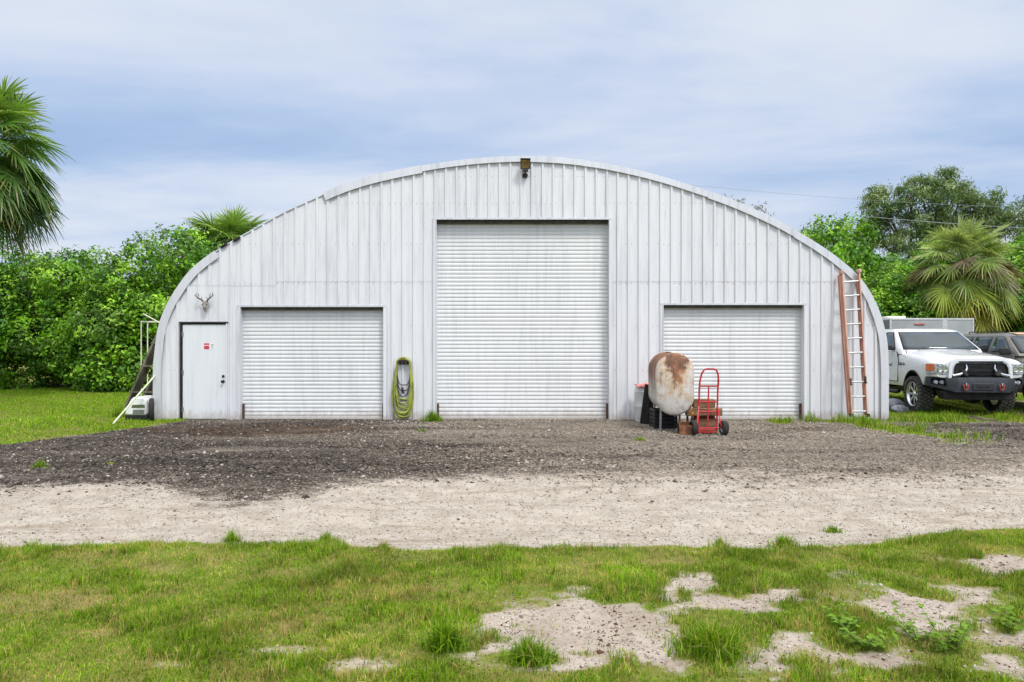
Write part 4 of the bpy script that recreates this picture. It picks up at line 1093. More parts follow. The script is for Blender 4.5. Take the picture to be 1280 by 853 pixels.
# red hand truck
hq = at(884, 540, 12.95)
ht = thing('hand_truck', 'red two wheeled hand truck standing by the rusty tank', 'hand truck', (hq.x, 12.95, 0), R(-4))
TL = R(-7)
def hp(x, y, z):   # tilt the frame back and lean it
    q = Matrix.Rotation(TL, 3, 'X') @ Vector((x, y, z)); q.x += 0.055 * z; return q
fr = MB(); hwid = .165
pts = [hp(-hwid, 0, .06), hp(-hwid, 0, .82), hp(-hwid + .0, -.03, .95), hp(-hwid + .02, -.07, 1.08), hp(-hwid + .055, -.09, 1.145), hp(-hwid + .11, -.10, 1.165), hp(hwid - .11, -.10, 1.165), hp(hwid - .055, -.09, 1.145), hp(hwid - .02, -.07, 1.08), hp(hwid, -.03, .95), hp(hwid, 0, .82), hp(hwid, 0, .06)]
fr.tube(pts, .0165, 10)
fr.build('frame', M['red'], ht)
for z in (.08, .40, .58, .86):
    MB().tube([hp(-hwid, 0, z), hp(hwid, 0, z)], .014, 8).build('crossbar', M['red'], ht)
MB().tube([hp(0, -.005, .1), hp(0, -.005, .86)], .014, 8).build('centre_bar', M['red'], ht)
MB().box((0, .12, .022), (.36, .22, .008)).build('toe_plate', M['red'], ht, bevel=.002)
for s in (-1, 1):
    MB().tube([hp(s * hwid, -.005, .5), Vector((s * (hwid + .05), -.16, .16)), Vector((s * (hwid + .06), -.14, .13))], .011, 8).build('strut', M['red'], ht)
MB().tube([(-.30, -.13, .128), (.30, -.13, .128)], .010, 8).build('axle', M['red'], ht)
for s in (-1, 1):
    of2 = Vector((s * .265, -.13, .128))
    w = wheel_parts(ht, tuple(of2), .13, .085, 'x', (0, 0, 0), M['steel'])
    w.data.transform(Matrix.Translation(-of2)); w.location = of2
    for ch in w.children: ch.data.transform(Matrix.Translation(-of2))
    w.rotation_euler = (0, 0, R(14))
# ================================================================== vehicles
def loft_body(stations, bevel_r=None):
    """stations: (y, halfwidth, zbottom, zshoulder, zcrown)"""
    rings = []
    for (y, w, zb, zs, zc) in stations:
        dz = zc - zs
        half = [(0.0, zb), (w * .55, zb), (w - .10, zb), (w - .03, zb + .02), (w - .008, zb + .10), (w + .004, (zb + zs) * .5 - .02), (w, (zb + zs) * .5 + .10), (w - .012, zs - .13), (w - .028, zs - .07), (w - .058, zs - .02), (w - .11, zs + dz * .12), (w * .80, zs + dz * .30), (w * .62, zs + dz * .58), (w * .55, zs + dz * .86), (w * .3, zs + dz * .97), (0.0, zc)]
        ring = [(x, y, z) for x, z in half] + [(-x, y, z) for x, z in half[-2:0:-1]]
        rings.append(ring)
    mb = MB(); k = len(rings[0]); vs = [v for r in rings for v in r]
    fs = [(i * k + j, i * k + (j + 1) % k, (i + 1) * k + (j + 1) % k, (i + 1) * k + j) for i in range(len(rings) - 1) for j in range(k)]
    fs.append(list(range(k))[::-1]); fs.append([(len(rings) - 1) * k + j for j in range(k)])
    mb.add(vs, fs, 0, True)
    return mb
def carve(o, cutters, mat):
    """cut wheel arches and keep the result as plain mesh"""
    tmp = []
    for (c, r, w) in cutters:
        mb = MB(); mb.lathe([(r, -w / 2), (r, w / 2)], c, 'x', 40)
        q = mb.build('cutter', mat, None); tmp.append(q)
        md = o.modifiers.new('arch', 'BOOLEAN'); md.operation = 'DIFFERENCE'; md.object = q; md.solver = 'EXACT'
        try: md.material_mode = 'TRANSFER'
        except Exception: pass
    dg = bpy.context.evaluated_depsgraph_get(); dg.update()
    me = bpy.data.meshes.new_from_object(o.evaluated_get(dg))
    o.modifiers.clear(); o.data = me
    for q in tmp: bpy.data.objects.remove(q)
    me.set_sharp_from_angle(angle=R(32))

def big_wheel(root, c, r, w, side, rimmat, tread=True, steer=0):
    """tyre with lugs > rim with spokes; side -1: outer face towards -x"""
    t = MB()
    t.lathe([(r * .66, -w * .46), (r * .80, -w * .52), (r * .93, -w * .50), (r * .965, -w * .40), (r * .97, 0), (r * .965, w * .40), (r * .93, w * .50), (r * .80, w * .52), (r * .66, w * .46), (r * .62, 0)], (0, 0, 0), 'x', 40, closed=True)
    if tread:
        nl = 30
        for k in range(nl):
            for row, (xx, ww, ph) in enumerate(((-.38, .22, 0), (-.13, .19, .5), (.13, .19, 0), (.38, .22, .5))):
                a = 2 * PI * (k + ph) / nl
                rot = Matrix.Rotation(a, 3, 'X')
                t.box(rot @ Vector((xx * w, 0, r * .975)), (ww * w, 2 * PI * r / nl * .58, r * .06), rot @ Matrix.Rotation(R(16 if row % 2 else -16), 3, 'Z'), 1)
        for k in range(30):
            for sd in (-1, 1):
                a = 2 * PI * (k + (.5 if sd > 0 else 0)) / 30; rot = Matrix.Rotation(a, 3, 'X')
                t.box(rot @ Vector((sd * w * .495, 0, r * .91)), (w * .05, 2 * PI * r / 30 * .5, r * .10), rot, 1)
    o = t.build('wheel', [M['rubber'], M['tread']], root); o.location = c; o.rotation_euler = (0, 0, steer)
    d = MB(); s = side; f = lambda h: s * h * w
    d.lathe([(r * .60, f(-.3)), (r * .66, f(.44)), (r * .69, f(.47)), (r * .685, f(.50)), (r * .64, f(.47)), (r * .58, f(.25)), (r * .56, f(-.2))], (0, 0, 0), 'x', 36)
    d.lathe([(0, f(.40)), (r * .10, f(.40)), (r * .13, f(.34)), (r * .17, f(.30)), (r * .17, f(.1))], (0, 0, 0), 'x', 20)
    for k in range(8):
        a = 2 * PI * k / 8; dr_ = Vector((0, math.cos(a), math.sin(a))); tg = Vector((0, -math.sin(a), math.cos(a)))
        A = Vector((f(.30), 0, 0)) + dr_ * r * .14; Bp = Vector((f(.36), 0, 0)) + dr_ * r * .60
        vs = []
        for P, hwid in ((A, .055), (Bp, .075)):
            vs += [P + tg * r * hwid, P - tg * r * hwid, P - tg * r * hwid - Vector((f(.16), 0, 0)), P + tg * r * hwid - Vector((f(.16), 0, 0))]
        d.add(vs, [(0, 1, 2, 3), (4, 7, 6, 5), (0, 4, 5, 1), (1, 5, 6, 2), (2, 6, 7, 3), (3, 7, 4, 0)])
        nutp = Vector((f(.33), 0, 0)) + dr_ * r * .12
    d.build('rim', rimmat, o, bevel=.004)
    e = MB(); e.lathe([(0, f(.02)), (r * .57, f(.02)), (r * .57, f(-.05)), (0, f(-.05))], (0, 0, 0), 'x', 28); e.build('brake_disc', M['dark_steel'], o)
    return o

class Cab:
    def __init__(s, rows): s.r = rows     # (z, yfront, yback, halfwidth)
    def at(s, z):
        zz = [r[0] for r in s.r]
        return [float(np.interp(z, zz, [r[i] for r in s.r])) for i in (1, 2, 3)]
    def ring(s, z, bow=.10):
        yf, yb, w = s.at(z)
        h = [(w * u * .95, yf + bow * u * u) for u in np.linspace(0, 1, 6)] + [(w * .985, yf + bow + .10), (w, yf + bow + .30), (w, (yf + yb) / 2), (w, yb - .12), (w * .97, yb - .03), (w * .88, yb), (0, yb)]
        return [(x, y, z) for x, y in h] + [(-x, y, z) for x, y in h[-2:0:-1]]
    def body(s):
        mb = MB(); rings = [s.ring(r[0]) for r in s.r]; k = len(rings[0])
        vs = [v for r in rings for v in r]
        fs = [(i * k + j, i * k + (j + 1) % k, (i + 1) * k + (j + 1) % k, (i + 1) * k + j) for i in range(len(rings) - 1) for j in range(k)]
        fs.append([(len(rings) - 1) * k + j for j in range(k)]); fs.append(list(range(k))[::-1])
        return mb.add(vs, fs, 0, True)
    def screen(s, z0, z1, u1, d, root, name, mat, bow=.10):
        mb = MB()
        def fn(u, v):
            z = z0 + (z1 - z0) * v; yf, yb, w = s.at(z); q = (u * 2 - 1) * u1
            return (w * q * .95, yf + bow * q * q - d, z)
        mb.grid(fn, 14, 5); return mb.build(name, mat, root, solid=.003)
    def side(s, poly, d, root, name, mat, sgn):
        mb = MB(); vs = []
        def pt(y, z): return (sgn * (s.at(z)[2] + d), y, z)
        # bilinear patch of a four cornered outline
        (a, b, c, e) = poly
        def fn(u, v):
            y = (a[0] * (1 - u) + b[0] * u) * (1 - v) + (e[0] * (1 - u) + c[0] * u) * v
            z = (a[1] * (1 - u) + b[1] * u) * (1 - v) + (e[1] * (1 - u) + c[1] * u) * v
            return pt(y, z)
        mb.grid(fn, 4, 6); return mb.build(name, mat, root, solid=.004)

yaw = R(-7)
tk_o = (10.4 + 1.12 * math.sin(-yaw), 15.9 + 1.12 * math.cos(yaw))
M['dullred'] = simple('dull_red_paint', lin(158, 52, 52), lin(128, 40, 40), 0.5)
TRK = thing('pickup_truck', 'white lifted pickup truck with black winch bumper parked right of building', 'truck', (tk_o[0], tk_o[1], 0.0), yaw)
body = loft_body([(-.965, .80, .86, 1.10, 1.20), (-.955, .90, .86, 1.16, 1.275), (-.90, .955, .86, 1.20, 1.315), (-.75, .985, .85, 1.235, 1.345), (-.56, .998, .84, 1.26, 1.37), (-.48, 1.0, .66, 1.265, 1.375), (0, 1.005, .60, 1.31, 1.42), (.4, 1.0, .58, 1.345, 1.455), (.72, .995, .56, 1.375, 1.485), (.95, .99, .56, 1.40, 1.45), (1.6, .99, .56, 1.41, 1.45), (3.1, .99, .56, 1.41, 1.45), (3.16, .99, .58, 1.41, 1.43), (3.2, 1.0, .58, 1.41, 1.43), (4.98, 1.0, .60, 1.41, 1.43), (5.02, .98, .62, 1.39, 1.41)])
bo = body.build('body', [M['truck'], M['black_matte']], TRK)
TRK.location = (0, 0, 0); TRK.rotation_euler = (0, 0, 0); bpy.context.view_layer.update()
carve(bo, [((-.95, 0, .47), .50, .62), ((.95, 0, .47), .50, .62), ((-.95, 3.8, .47), .50, .62), ((.95, 3.8, .47), .50, .62)], M['black_matte'])
TRK.location = (tk_o[0], tk_o[1], 0); TRK.rotation_euler = (0, 0, yaw)
cab = Cab([(1.36, .66, 3.12, .985), (1.47, .76, 3.12, .97), (1.52, .84, 3.1, .95), (1.90, 1.47, 3.02, .80), (1.945, 1.56, 2.99, .775), (1.985, 1.70, 2.94, .73), (2.01, 1.92, 2.85, .62), (2.02, 2.15, 2.7, .45)])
cab.body().build('cab', M['truck'], TRK, angle=40)
cab.screen(1.465, 1.915, .965, .004, TRK, 'windscreen_seal', M['black'])
ws = cab.screen(1.485, 1.90, .925, .010, TRK, 'windscreen', M['glass'])
for s in (-1, 1):
    cab.side([(1.10, 1.475), (2.13, 1.475), (2.13, 1.915), (1.66, 1.915)], .003, TRK, 'window_seal', M['black'], s)
    cab.side([(1.19, 1.49), (2.10, 1.49), (2.10, 1.90), (1.70, 1.90)], .009, TRK, 'side_window', M['glass'], s)
    cab.side([(2.22, 1.475), (2.98, 1.475), (2.86, 1.915), (2.22, 1.915)], .003, TRK, 'window_seal', M['black'], s)
    cab.side([(2.25, 1.49), (2.93, 1.49), (2.83, 1.90), (2.25, 1.90)], .009, TRK, 'side_window', M['glass'], s)
    # door skin, shut line and handle
    dm = MB(); dm.prism([(.92, .68), (2.15, .68), (2.15, 1.40), (.98, 1.40), (.88, 1.2)], s * .985, s * 1.0085, 'x'); dd = dm.build('door', M['truck'], TRK, bevel=.006)
    hd = MB(); hd.box((s * 1.025, 1.98, 1.24), (.03, .2, .035)); hd.build('handle', M['truck'], dd, bevel=.01)
    dm = MB(); dm.prism([(2.175, .68), (2.95, .68), (3.02, 1.40), (2.175, 1.40)], s * .985, s * 1.0085, 'x'); dm.build('door', M['truck'], TRK, bevel=.006)
    sl = MB(); sl.prism([(.905, .668), (2.965, .668), (3.03, 1.41), (.97, 1.41), (.868, 1.2)], s * .96, s * .9995, 'x'); sl.build('shut_line', M['black'], TRK)
    rbm = MB(); rbm.tube([(s * 1.02, .75, .44), (s * 1.06, .85, .42), (s * 1.06, 3.0, .42), (s * 1.02, 3.1, .44)], .05, 10); rbm.build('running_board', M['black'], TRK)
    # mirror
    mm = MB(); mm.prism([(.98, 1.36), (1.22, 1.40), (1.24, 1.60), (1.12, 1.60), (1.0, 1.44)][:0] or [(0.94 * s, 1.455), (1.0 * s, 1.44), (1.24 * s, 1.46), (1.25 * s, 1.58), (1.20 * s, 1.60), (1.05 * s, 1.575), (.98 * s, 1.52)], 1.14, 1.26, 'y'); mm.build('mirror', M['black'], TRK, bevel=.02)
    # headlight with amber corner
    hl = MB(); hl.prism([(s * .672, -.985), (s * .80, -.985), (s * .915, -.95), (s * .985, -.86), (s * 1.012, -.70), (s * .95, -.68), (s * .672, -.88)], .925, 1.175, 'z'); hh_ = hl.build('headlight', M['lens'], TRK, bevel=.02, seg=3)
    am = MB(); am.prism([(s * .935, -.945), (s * .997, -.855), (s * 1.020, -.705), (s * .97, -.70), (s * .92, -.92)], 1.0, 1.165, 'z'); am.build('turn_signal', M['amber'], hh_, bevel=.01)
    for cx2 in (.735, .835):
        rf = MB(); rf.lathe([(.045, -.01), (.055, -.02), (.04, -.008), (.02, .006), (0, .008)], (s * cx2, -.985 + (.01 if cx2 > .8 else 0), 1.05), 'y', 20); rf.build('reflector', M['chrome'], hh_)
    fl_ = MB(); fl_.tube([(s * 1.012, .51 * math.cos(t), .47 + .51 * math.sin(t)) for t in np.linspace(R(-8), R(188), 22)], .018, 6); fl_.build('arch_lip', M['black'], TRK)
# front end
sr = MB()
outer = [(-.67, .82), (-.655, 1.10), (-.60, 1.24), (-.50, 1.30), (.50, 1.30), (.60, 1.24), (.655, 1.10), (.67, .82)]
inner = [(-.60, .85), (-.585, 1.09), (-.54, 1.185), (-.46, 1.225), (.46, 1.225), (.54, 1.185), (.585, 1.09), (.60, .85)]
n_ = len(outer)
vs = [(x, -1.03, z) for x, z in outer] + [(x, -1.038, z) for x, z in inner] + [(x, -.90, z + .0) for x, z in outer] + [(x, -.965, z) for x, z in inner]
fs = [(i, i + 1, n_ + i + 1, n_ + i) for i in range(n_ - 1)] + [(i, 2 * n_ + i, 2 * n_ + i + 1, i + 1) for i in range(n_ - 1)] + [(n_ + i, n_ + i + 1, 3 * n_ + i + 1, 3 * n_ + i) for i in range(n_ - 1)]
sr.add(vs, fs, 0, True); sr.build('grille_surround', M['truck'], TRK, bevel=.008)
gl = MB(); gl.prism(inner, -.99, -.968); gr_ = gl.build('grille', M['black'], TRK)
ms = MB()
for z in np.arange(.88, 1.2, .028): ms.box((0, -.994, z), (1.12, .008, .007))
for x in np.arange(-.54, .55, .04): ms.box((x, -.993, 1.03), (.006, .006, .32))
ms.build('mesh', M['dark_steel'], gr_)
cb = MB()
def band(z0, z1, x1, y): cb.add([(-x1, y + .03, z0), (x1, y + .03, z0), (x1, y, (z0 + z1) / 2), (-x1, y, (z0 + z1) / 2), (x1, y + .03, z1), (-x1, y + .03, z1)], [(0, 1, 2, 3), (3, 2, 4, 5)])
band(1.165, 1.20, .48, -1.035); band(.985, 1.0, .30, -1.03); band(.90, .935, .34, -1.035); band(1.10, 1.112, .26, -1.02)
for s in (-1, 1):
    cb.tube([(s * .30, -1.02, 1.15), (s * .285, -1.03, 1.07), (s * .33, -1.04, .985), (s * .44, -1.04, .93), (s * .585, -1.03, .90)], [.014, .024, .034, .038, .036], 10)
    cb.tube([(s * .585, -1.025, .91), (s * .572, -1.025, 1.08), (s * .53, -1.02, 1.17), (s * .46, -1.02, 1.205)], .018, 8)
cb.build('chrome_bars', M['chrome'], gr_, angle=60)
bp = MB()
# bumper: centre face, angled wings with recesses
def plate(ps): bp.add(ps, [list(range(len(ps)))])
C0 = [(-.56, -1.12, .54), (.56, -1.12, .54), (.50, -1.12, .74), (-.50, -1.12, .74)]
bp.add(C0 + [(-.50, -1.08, .865), (.50, -1.08, .865), (-.50, -.92, .875), (.50, -.92, .875), (-.56, -.9, .54), (.56, -.9, .54)],
       [(0, 1, 2, 3), (3, 2, 5, 4), (4, 5, 7, 6), (0, 8, 9, 1)])
for s in (-1, 1):
    P = {'a': (s * .56, -1.12, .54), 'b': (s * .50, -1.12, .74), 'c': (s * .50, -1.08, .865), 'd': (s * 1.02, -.76, .62 + .05), 'e': (s * 1.035, -.74, .80), 'f': (s * 1.01, -.74, .87), 'g': (s * .98, -.62, .87), 'h': (s * .50, -.92, .875), 'i': (s * 1.0, -.60, .70), 'j': (s * .56, -.9, .54), 'k': (s * .72, -1.01, .845), 'l': (s * .70, -1.02, .66), 'm': (s * .95, -.83, .71), 'n': (s * .96, -.82, .82)}
    q = [P[k] for k in 'abcdefghijklmn']
    bp.add(q, [(0, 11, 10, 1), (1, 10, 2), (0, 3, 12, 11), (3, 4, 13, 12), (4, 5, 13), (10, 13, 5, 2), (2, 5, 6, 7), (3, 8, 6, 5, 4), (0, 9, 8, 3)])
    bp.add([P['k'], P['l'], P['m'], P['n'], (s * .70, -.88, .83), (s * .69, -.88, .68), (s * .91, -.74, .72), (s * .92, -.73, .81)], [(0, 1, 5, 4), (1, 2, 6, 5), (2, 3, 7, 6), (3, 0, 4, 7), (4, 5, 6, 7)], 1)
M['bumper'] = simple('bumper_coat', lin(50, 53, 58), lin(40, 43, 48), 0.5, 0.2, 12)
bu = bp.build('bumper', [M['bumper'], M['black_matte']], TRK, angle=20)
for s in (-1, 1):
    for x, y in ((.755, -.91), (.86, -.845)):
        fg = MB(); fg.lathe([(0, -.03), (.042, -.025), (.05, 0), (.05, .05), (0, .05)], (s * x, y, .75), 'y', 16); fg.build('fog_lamp', M['lens'], bu)
    sh_ = MB(); x0 = s * .37
    sh_.box((x0, -1.15, .70), (.025, .09, .09)); sh_.build('recovery_mount', M['chrome'], bu, bevel=.01)
    sk2 = MB(); sk2.tube([(x0 - .045, -1.16, .70), (x0 - .055, -1.17, .64), (x0 - .03, -1.18, .585), (x0, -1.18, .57), (x0 + .03, -1.18, .585), (x0 + .055, -1.17, .64), (x0 + .05, -1.16, .70)], .017, 8); sk2.tube([(x0 - .075, -1.16, .70), (x0 + .075, -1.16, .70)], .016, 8)
    sk2.v = [Vector((x0, -1.16, .70)) + (v - Vector((x0, -1.16, .70))) * .8 for v in sk2.v]; sk2.build('shackle', M['dullred'], bu)
    hp_ = MB(); hp_.tube([(s * .33, -1.0, .86), (s * .33, -1.06, .93), (s * .36, -1.05, 1.0), (s * .40, -1.0, 1.02)], [.05, .055, .05, .03], 10); hp_.build('bumper_stub', M['black'], bu)
fw = MB(); fw.box((0, -1.125, .665), (.44, .03, .15)); fw.build('winch_plate', M['bumper'], bu, bevel=.01)
fw = MB(); fw.box((0, -1.142, .665), (.26, .012, .06)); fw.build('winch_slot', M['black_matte'], bu, bevel=.004)
va = MB(); va.prism([(-.78, .56), (-.70, .36), (.70, .36), (.78, .56)], -.95, -.6); va.build('skid_plate', M['black_matte'], TRK, bevel=.02)
ax_ = MB(); ax_.tube([(-.8, 0, .45), (.8, 0, .45)], .07, 10); ax_.lathe([(0, -.14), (.12, -.1), (.15, 0), (.12, .1), (0, .14)], (.25, 0, .45), 'y', 14); ax_.tube([(-.8, 3.8, .45), (.8, 3.8, .45)], .08, 10); ax_.box((0, 2.0, .58), (1.3, 4.6, .12)); ax_.build('chassis', M['black_matte'], TRK)
for y in (0, 3.8):
    for s in (-1, 1): big_wheel(TRK, (s * .88, y, .42), .42, .30, s, M['chrome'], True, R(3) if y == 0 else 0)
wi = MB()
for s in (-.45, .25): wi.bar((s, .85 - .02, 1.505), (s + .5, .93 - .0, 1.545), .02, .012)
wi.build('wiper', M['black'], TRK)
an = MB(); an.tube([(-.93, .55, 1.38), (-.94, .56, 1.47)], .012, 6); an.build('antenna', M['black'], TRK)
bdg = MB()
for k, (y0, y1, z) in enumerate(((.62, .80, 1.135), (.62, .80, 1.10))): bdg.box((-1.012, (y0 + y1) / 2, z), (.006, y1 - y0, .024))
bdg.prism([(.46, 1.095), (.56, 1.095), (.51, 1.16)], -1.009, -1.014, 'x')
def text_mesh(txt, size, name, mat, parent, loc, rot):
    cu = bpy.data.curves.new(name, 'FONT'); cu.body = txt; cu.size = size; cu.extrude = .003; cu.align_x = 'CENTER'; cu.align_y = 'CENTER'
    t = bpy.data.objects.new(name, cu); COL.objects.link(t)
    me = bpy.data.meshes.new_from_object(t.evaluated_get(bpy.context.evaluated_depsgraph_get())); bpy.data.objects.remove(t)
    me.materials.clear(); me.materials.append(mat); o = link(name, me, parent); o.location = loc; o.rotation_euler = rot; return o
bdg.build('badge', M['black'], TRK)
em = MB(); em.tube([(-1.012, 1.42, 1.22), (-1.012, 1.46, 1.12), (-1.012, 1.36, 1.06), (-1.012, 1.24, 1.08), (-1.012, 1.20, 1.15)], [.01, .03, .034, .028, .008], 6)
em.v = [Vector((-1.0105 - max(0, -(v.x + 1.012)) * .1, v.y, v.z)) for v in em.v]
M['emblem'] = simple('blue_grey_emblem', lin(96, 122, 142), lin(80, 104, 124), 0.5)
em.build('door_emblem', M['emblem'], TRK)
st_ = MB(); st_.box((.05, 1.25, 1.70), (.015, .006, .16)); 
# ---------------------------------------------------------------- old taupe SUV at the frame edge
SUV = thing('old_suv', 'taupe old SUV with sun burnt roof parked at right behind truck', 'suv', (12.98, 16.55, 0.0), R(-5))
so, sr_ = SUV.location.copy(), SUV.rotation_euler.copy()
SUV.location = (0, 0, 0); SUV.rotation_euler = (0, 0, 0); bpy.context.view_layer.update()
sb = loft_body([(-.95, .78, .55, .95, 1.05), (-.92, .88, .50, 1.05, 1.16), (-.8, .93, .46, 1.12, 1.21), (0, .96, .46, 1.19, 1.27), (.55, .965, .44, 1.24, 1.33), (.8, .965, .44, 1.36, 1.38), (1.5, .965, .44, 1.38, 1.40), (3.7, .96, .46, 1.38, 1.40), (3.8, .92, .5, 1.36, 1.38)]).build('body', [M['suv'], M['black_matte']], SUV)
carve(sb, [((-.9, 0, .38), .43, .6), ((.9, 0, .38), .43, .6), ((-.9, 2.85, .38), .43, .6), ((.9, 2.85, .38), .43, .6)], M['black_matte'])
SUV.location = so; SUV.rotation_euler = sr_
sc_ = Cab([(1.32, .50, 3.75, .945), (1.40, .58, 3.75, .94), (1.78, 1.20, 3.62, .80), (1.83, 1.32, 3.58, .77), (1.87, 1.48, 3.5, .71), (1.895, 1.8, 3.3, .55)])
sc_.body().build('cab', M['suv'], SUV, angle=40)
sc_.screen(1.39, 1.80, .96, .004, SUV, 'windscreen_seal', M['black'], .10); sc_.screen(1.405, 1.785, .92, .010, SUV, 'windscreen', M['glass'], .10)
for s in (-1, 1):
    for poly in ([(.86, 1.40), (1.72, 1.40), (1.72, 1.79), (1.36, 1.79)], [(1.86, 1.40), (2.62, 1.40), (2.62, 1.79), (1.86, 1.79)], [(2.76, 1.40), (3.5, 1.40), (3.42, 1.79), (2.76, 1.79)]):
        sc_.side(poly, .003, SUV, 'window_seal', M['black'], s)
        ctr = (sum(p[0] for p in poly) / 4, sum(p[1] for p in poly) / 4)
        sc_.side([(ctr[0] + (p[0] - ctr[0]) * .93, ctr[1] + (p[1] - ctr[1]) * .90) for p in poly], .009, SUV, 'side_window', M['glass'], s)
    mm = MB(); mm.prism([(.92 * s, 1.36), (1.12 * s, 1.34), (1.16 * s, 1.37), (1.16 * s, 1.50), (1.10 * s, 1.53), (.98 * s, 1.50)], .86, .99, 'y'); mm.build('mirror', M['black'], SUV, bevel=.025)
    dm = MB(); dm.prism([(.66, .56), (1.78, .56), (1.78, 1.35), (.70, 1.35)], s * .95, s * .973, 'x'); dd = dm.build('door', M['suv'], SUV, bevel=.006)
    MB().box((s * .985, 1.62, 1.22), (.03, .18, .035)).build('handle', M['black'], dd, bevel=.008)
    dm = MB(); dm.prism([(1.80, .56), (2.5, .56), (2.62, .9), (2.62, 1.35), (1.80, 1.35)], s * .95, s * .973, 'x'); dm.build('door', M['suv'], SUV, bevel=.006)
    ml = MB(); ml.box((s * .972, 1.3, .86), (.016, 3.0, .05)); ml.build('side_moulding', M['black'], SUV)
    hl = MB(); hl.prism([(s * .5, -.965), (s * .78, -.955), (s * .90, -.84), (s * .86, -.78), (s * .5, -.86)], .86, 1.04, 'z'); hl.build('headlight', M['lens'], SUV, bevel=.015)
gp = MB(); gp.box((0, -.955, .93), (.94, .04, .18)); gp.build('grille', M['black'], SUV, bevel=.01)
gp = MB(); gp.box((0, -1.0, .58), (1.78, .18, .22)); gp.build('bumper', M['dark_steel'], SUV, bevel=.05)
rp_ = MB()
def roofp(u, v):
    q = u * 2 - 1; y = 1.36 + v * .9; z = float(np.interp(y, [1.2, 1.32, 1.48, 1.8, 4], [1.78, 1.83, 1.87, 1.895, 1.895])); return (q * .52, y, z + .006)
rp_.grid(roofp, 10, 8); rp_.build('burnt_roof_patch', M['suvrust'], SUV, solid=.002)
rr = MB()
for s in (-1, 1): rr.tube([(s * .62, 1.7, 1.90), (s * .62, 1.75, 1.925), (s * .62, 3.3, 1.925), (s * .62, 3.35, 1.88)], .015, 6)
rr.build('roof_rail', M['black'], SUV)
for y in (0, 2.85):
    for s in (-1, 1): big_wheel(SUV, (s * .80, y, .37), .37, .25, s, M['steel'], False)

# ---------------------------------------------------------------- enclosed trailer behind
TR = thing('box_trailer', 'grey enclosed box trailer with roof vent behind white truck', 'trailer', (14.0, 25.2, 0))
tl_, tw_, z0_, z1_ = 2.78, 2.4, .55, 2.44
MB().box((0, 0, (z0_ + z1_) / 2), (tl_, tw_, z1_ - z0_)).build('body', M['trailer'], TR, bevel=.03)
for sy2 in (-1, 1):
    tm = MB()
    for sx2 in (-1, 1): tm.box((sx2 * (tl_ / 2 - .015), sy2 * (tw_ / 2 - .015), (z0_ + z1_) / 2), (.05, .05, z1_ - z0_ + .01))
    tm.box((0, sy2 * (tw_ / 2 - .005), z1_ - .02), (tl_, .04, .06)); tm.box((0, sy2 * (tw_ / 2 - .005), z0_ + .03), (tl_, .04, .08))
    tm.build('corner_trim', M['alu'], TR, bevel=.006)
MB().box((.42, -tw_ / 2 - .006, (z0_ + z1_) / 2), (.17, .012, z1_ - z0_ - .1)).build('door_post', M['alu'], TR)
MB().box((-tl_ / 2 - .006, 0, (z0_ + z1_) / 2), (.012, tw_ - .1, z1_ - z0_ - .1)).build('dark_end_panel', M['trailer_dark'], TR)  # shade of the left side painted as a darker panel
vm = MB(); vm.box((-.75, -.2, z1_ + .05), (.62, .5, .11)); vm.build('roof_vent', M['cart'], TR, bevel=.04)
MB().box((-.42, -tw_ / 2 - .02, z1_ - .19), (.34, .03, .06)).build('marker_light', M['redlens'], TR, bevel=.01)
tg_ = MB(); tg_.bar((0, -1.2, .5), (0, -1.9, .5), .1, .1); tg_.box((0, 0, .5), (tl_ - .2, tw_, .1)); tg_.build('tow_frame', M['black_matte'], TR)
for s in (-1, 1): wheel_parts(TR, (s * 1.28, .2, .34), .34, .2, 'x', (0, 0, 0), M['steel'])

def rubble(px, py, Y, r, seed, label):
    p = at(px, py, Y); bm = bmesh.new(); bmesh.ops.create_icosphere(bm, subdivisions=3, radius=1)
    for v in bm.verts:
        n = v.co * 2.3 + Vector((seed, seed * 2, 0)); k = .75 + .5 * float(fbm(np.array([n.x + n.z]), np.array([n.y - n.z]), seed))[0] if False else .75 + .5 * float(fbm(n.x + n.z, n.y - n.z, seed))
        v.co = Vector((v.co.x * r * 1.3 * k, v.co.y * r * k, v.co.z * r * .75 * k))
    me = bpy.data.meshes.new('rubble_lump'); bm.to_mesh(me); bm.free(); me.materials.append(M['rubble']); me.set_sharp_from_angle(angle=R(25))
    o = link('rubble_lump', me); o.location = (p.x, Y, r * .4); tag(o, label, 'rubble', 'rubble lumps beside the truck')
rubble(1115, 508, 17.6, .24, 3, 'large grey lump of rubble beside front wheel of the white truck')
rubble(1124, 510, 17.0, .15, 5, 'smaller grey lump of rubble nearest the truck wheel')

# ================================================================== vegetation
def leafcol(base, n, amp=.3):
    return np.array(base)[None, :3] * rng.uniform(1 - amp, 1 + amp, (n, 1)) * np.stack([rng.uniform(.85, 1.2, n), np.ones(n), rng.uniform(.7, 1.2, n)], 1)
def leaf_quads(C, Nn, L, W, col, hang=0.0):
    """diamond leaves at points C with normals Nn"""
    n = len(C)
    r = rng.normal(0, 1, (n, 3)); r[:, 2] -= hang
    a = r - (r * Nn).sum(1)[:, None] * Nn; a /= np.linalg.norm(a, axis=1)[:, None] + 1e-9
    b = np.cross(Nn, a)
    L = L[:, None]; W = W[:, None]
    v = np.stack([C - a * L * .5, C + b * W * .5 + a * L * .08 + Nn * W * .18, C + a * L * .5 - Nn * L * .1, C - b * W * .5 + a * L * .08 + Nn * W * .18], 1).reshape(-1, 3)
    return v, np.arange(4 * n).reshape(-1, 4), np.repeat(col, 4, 0)
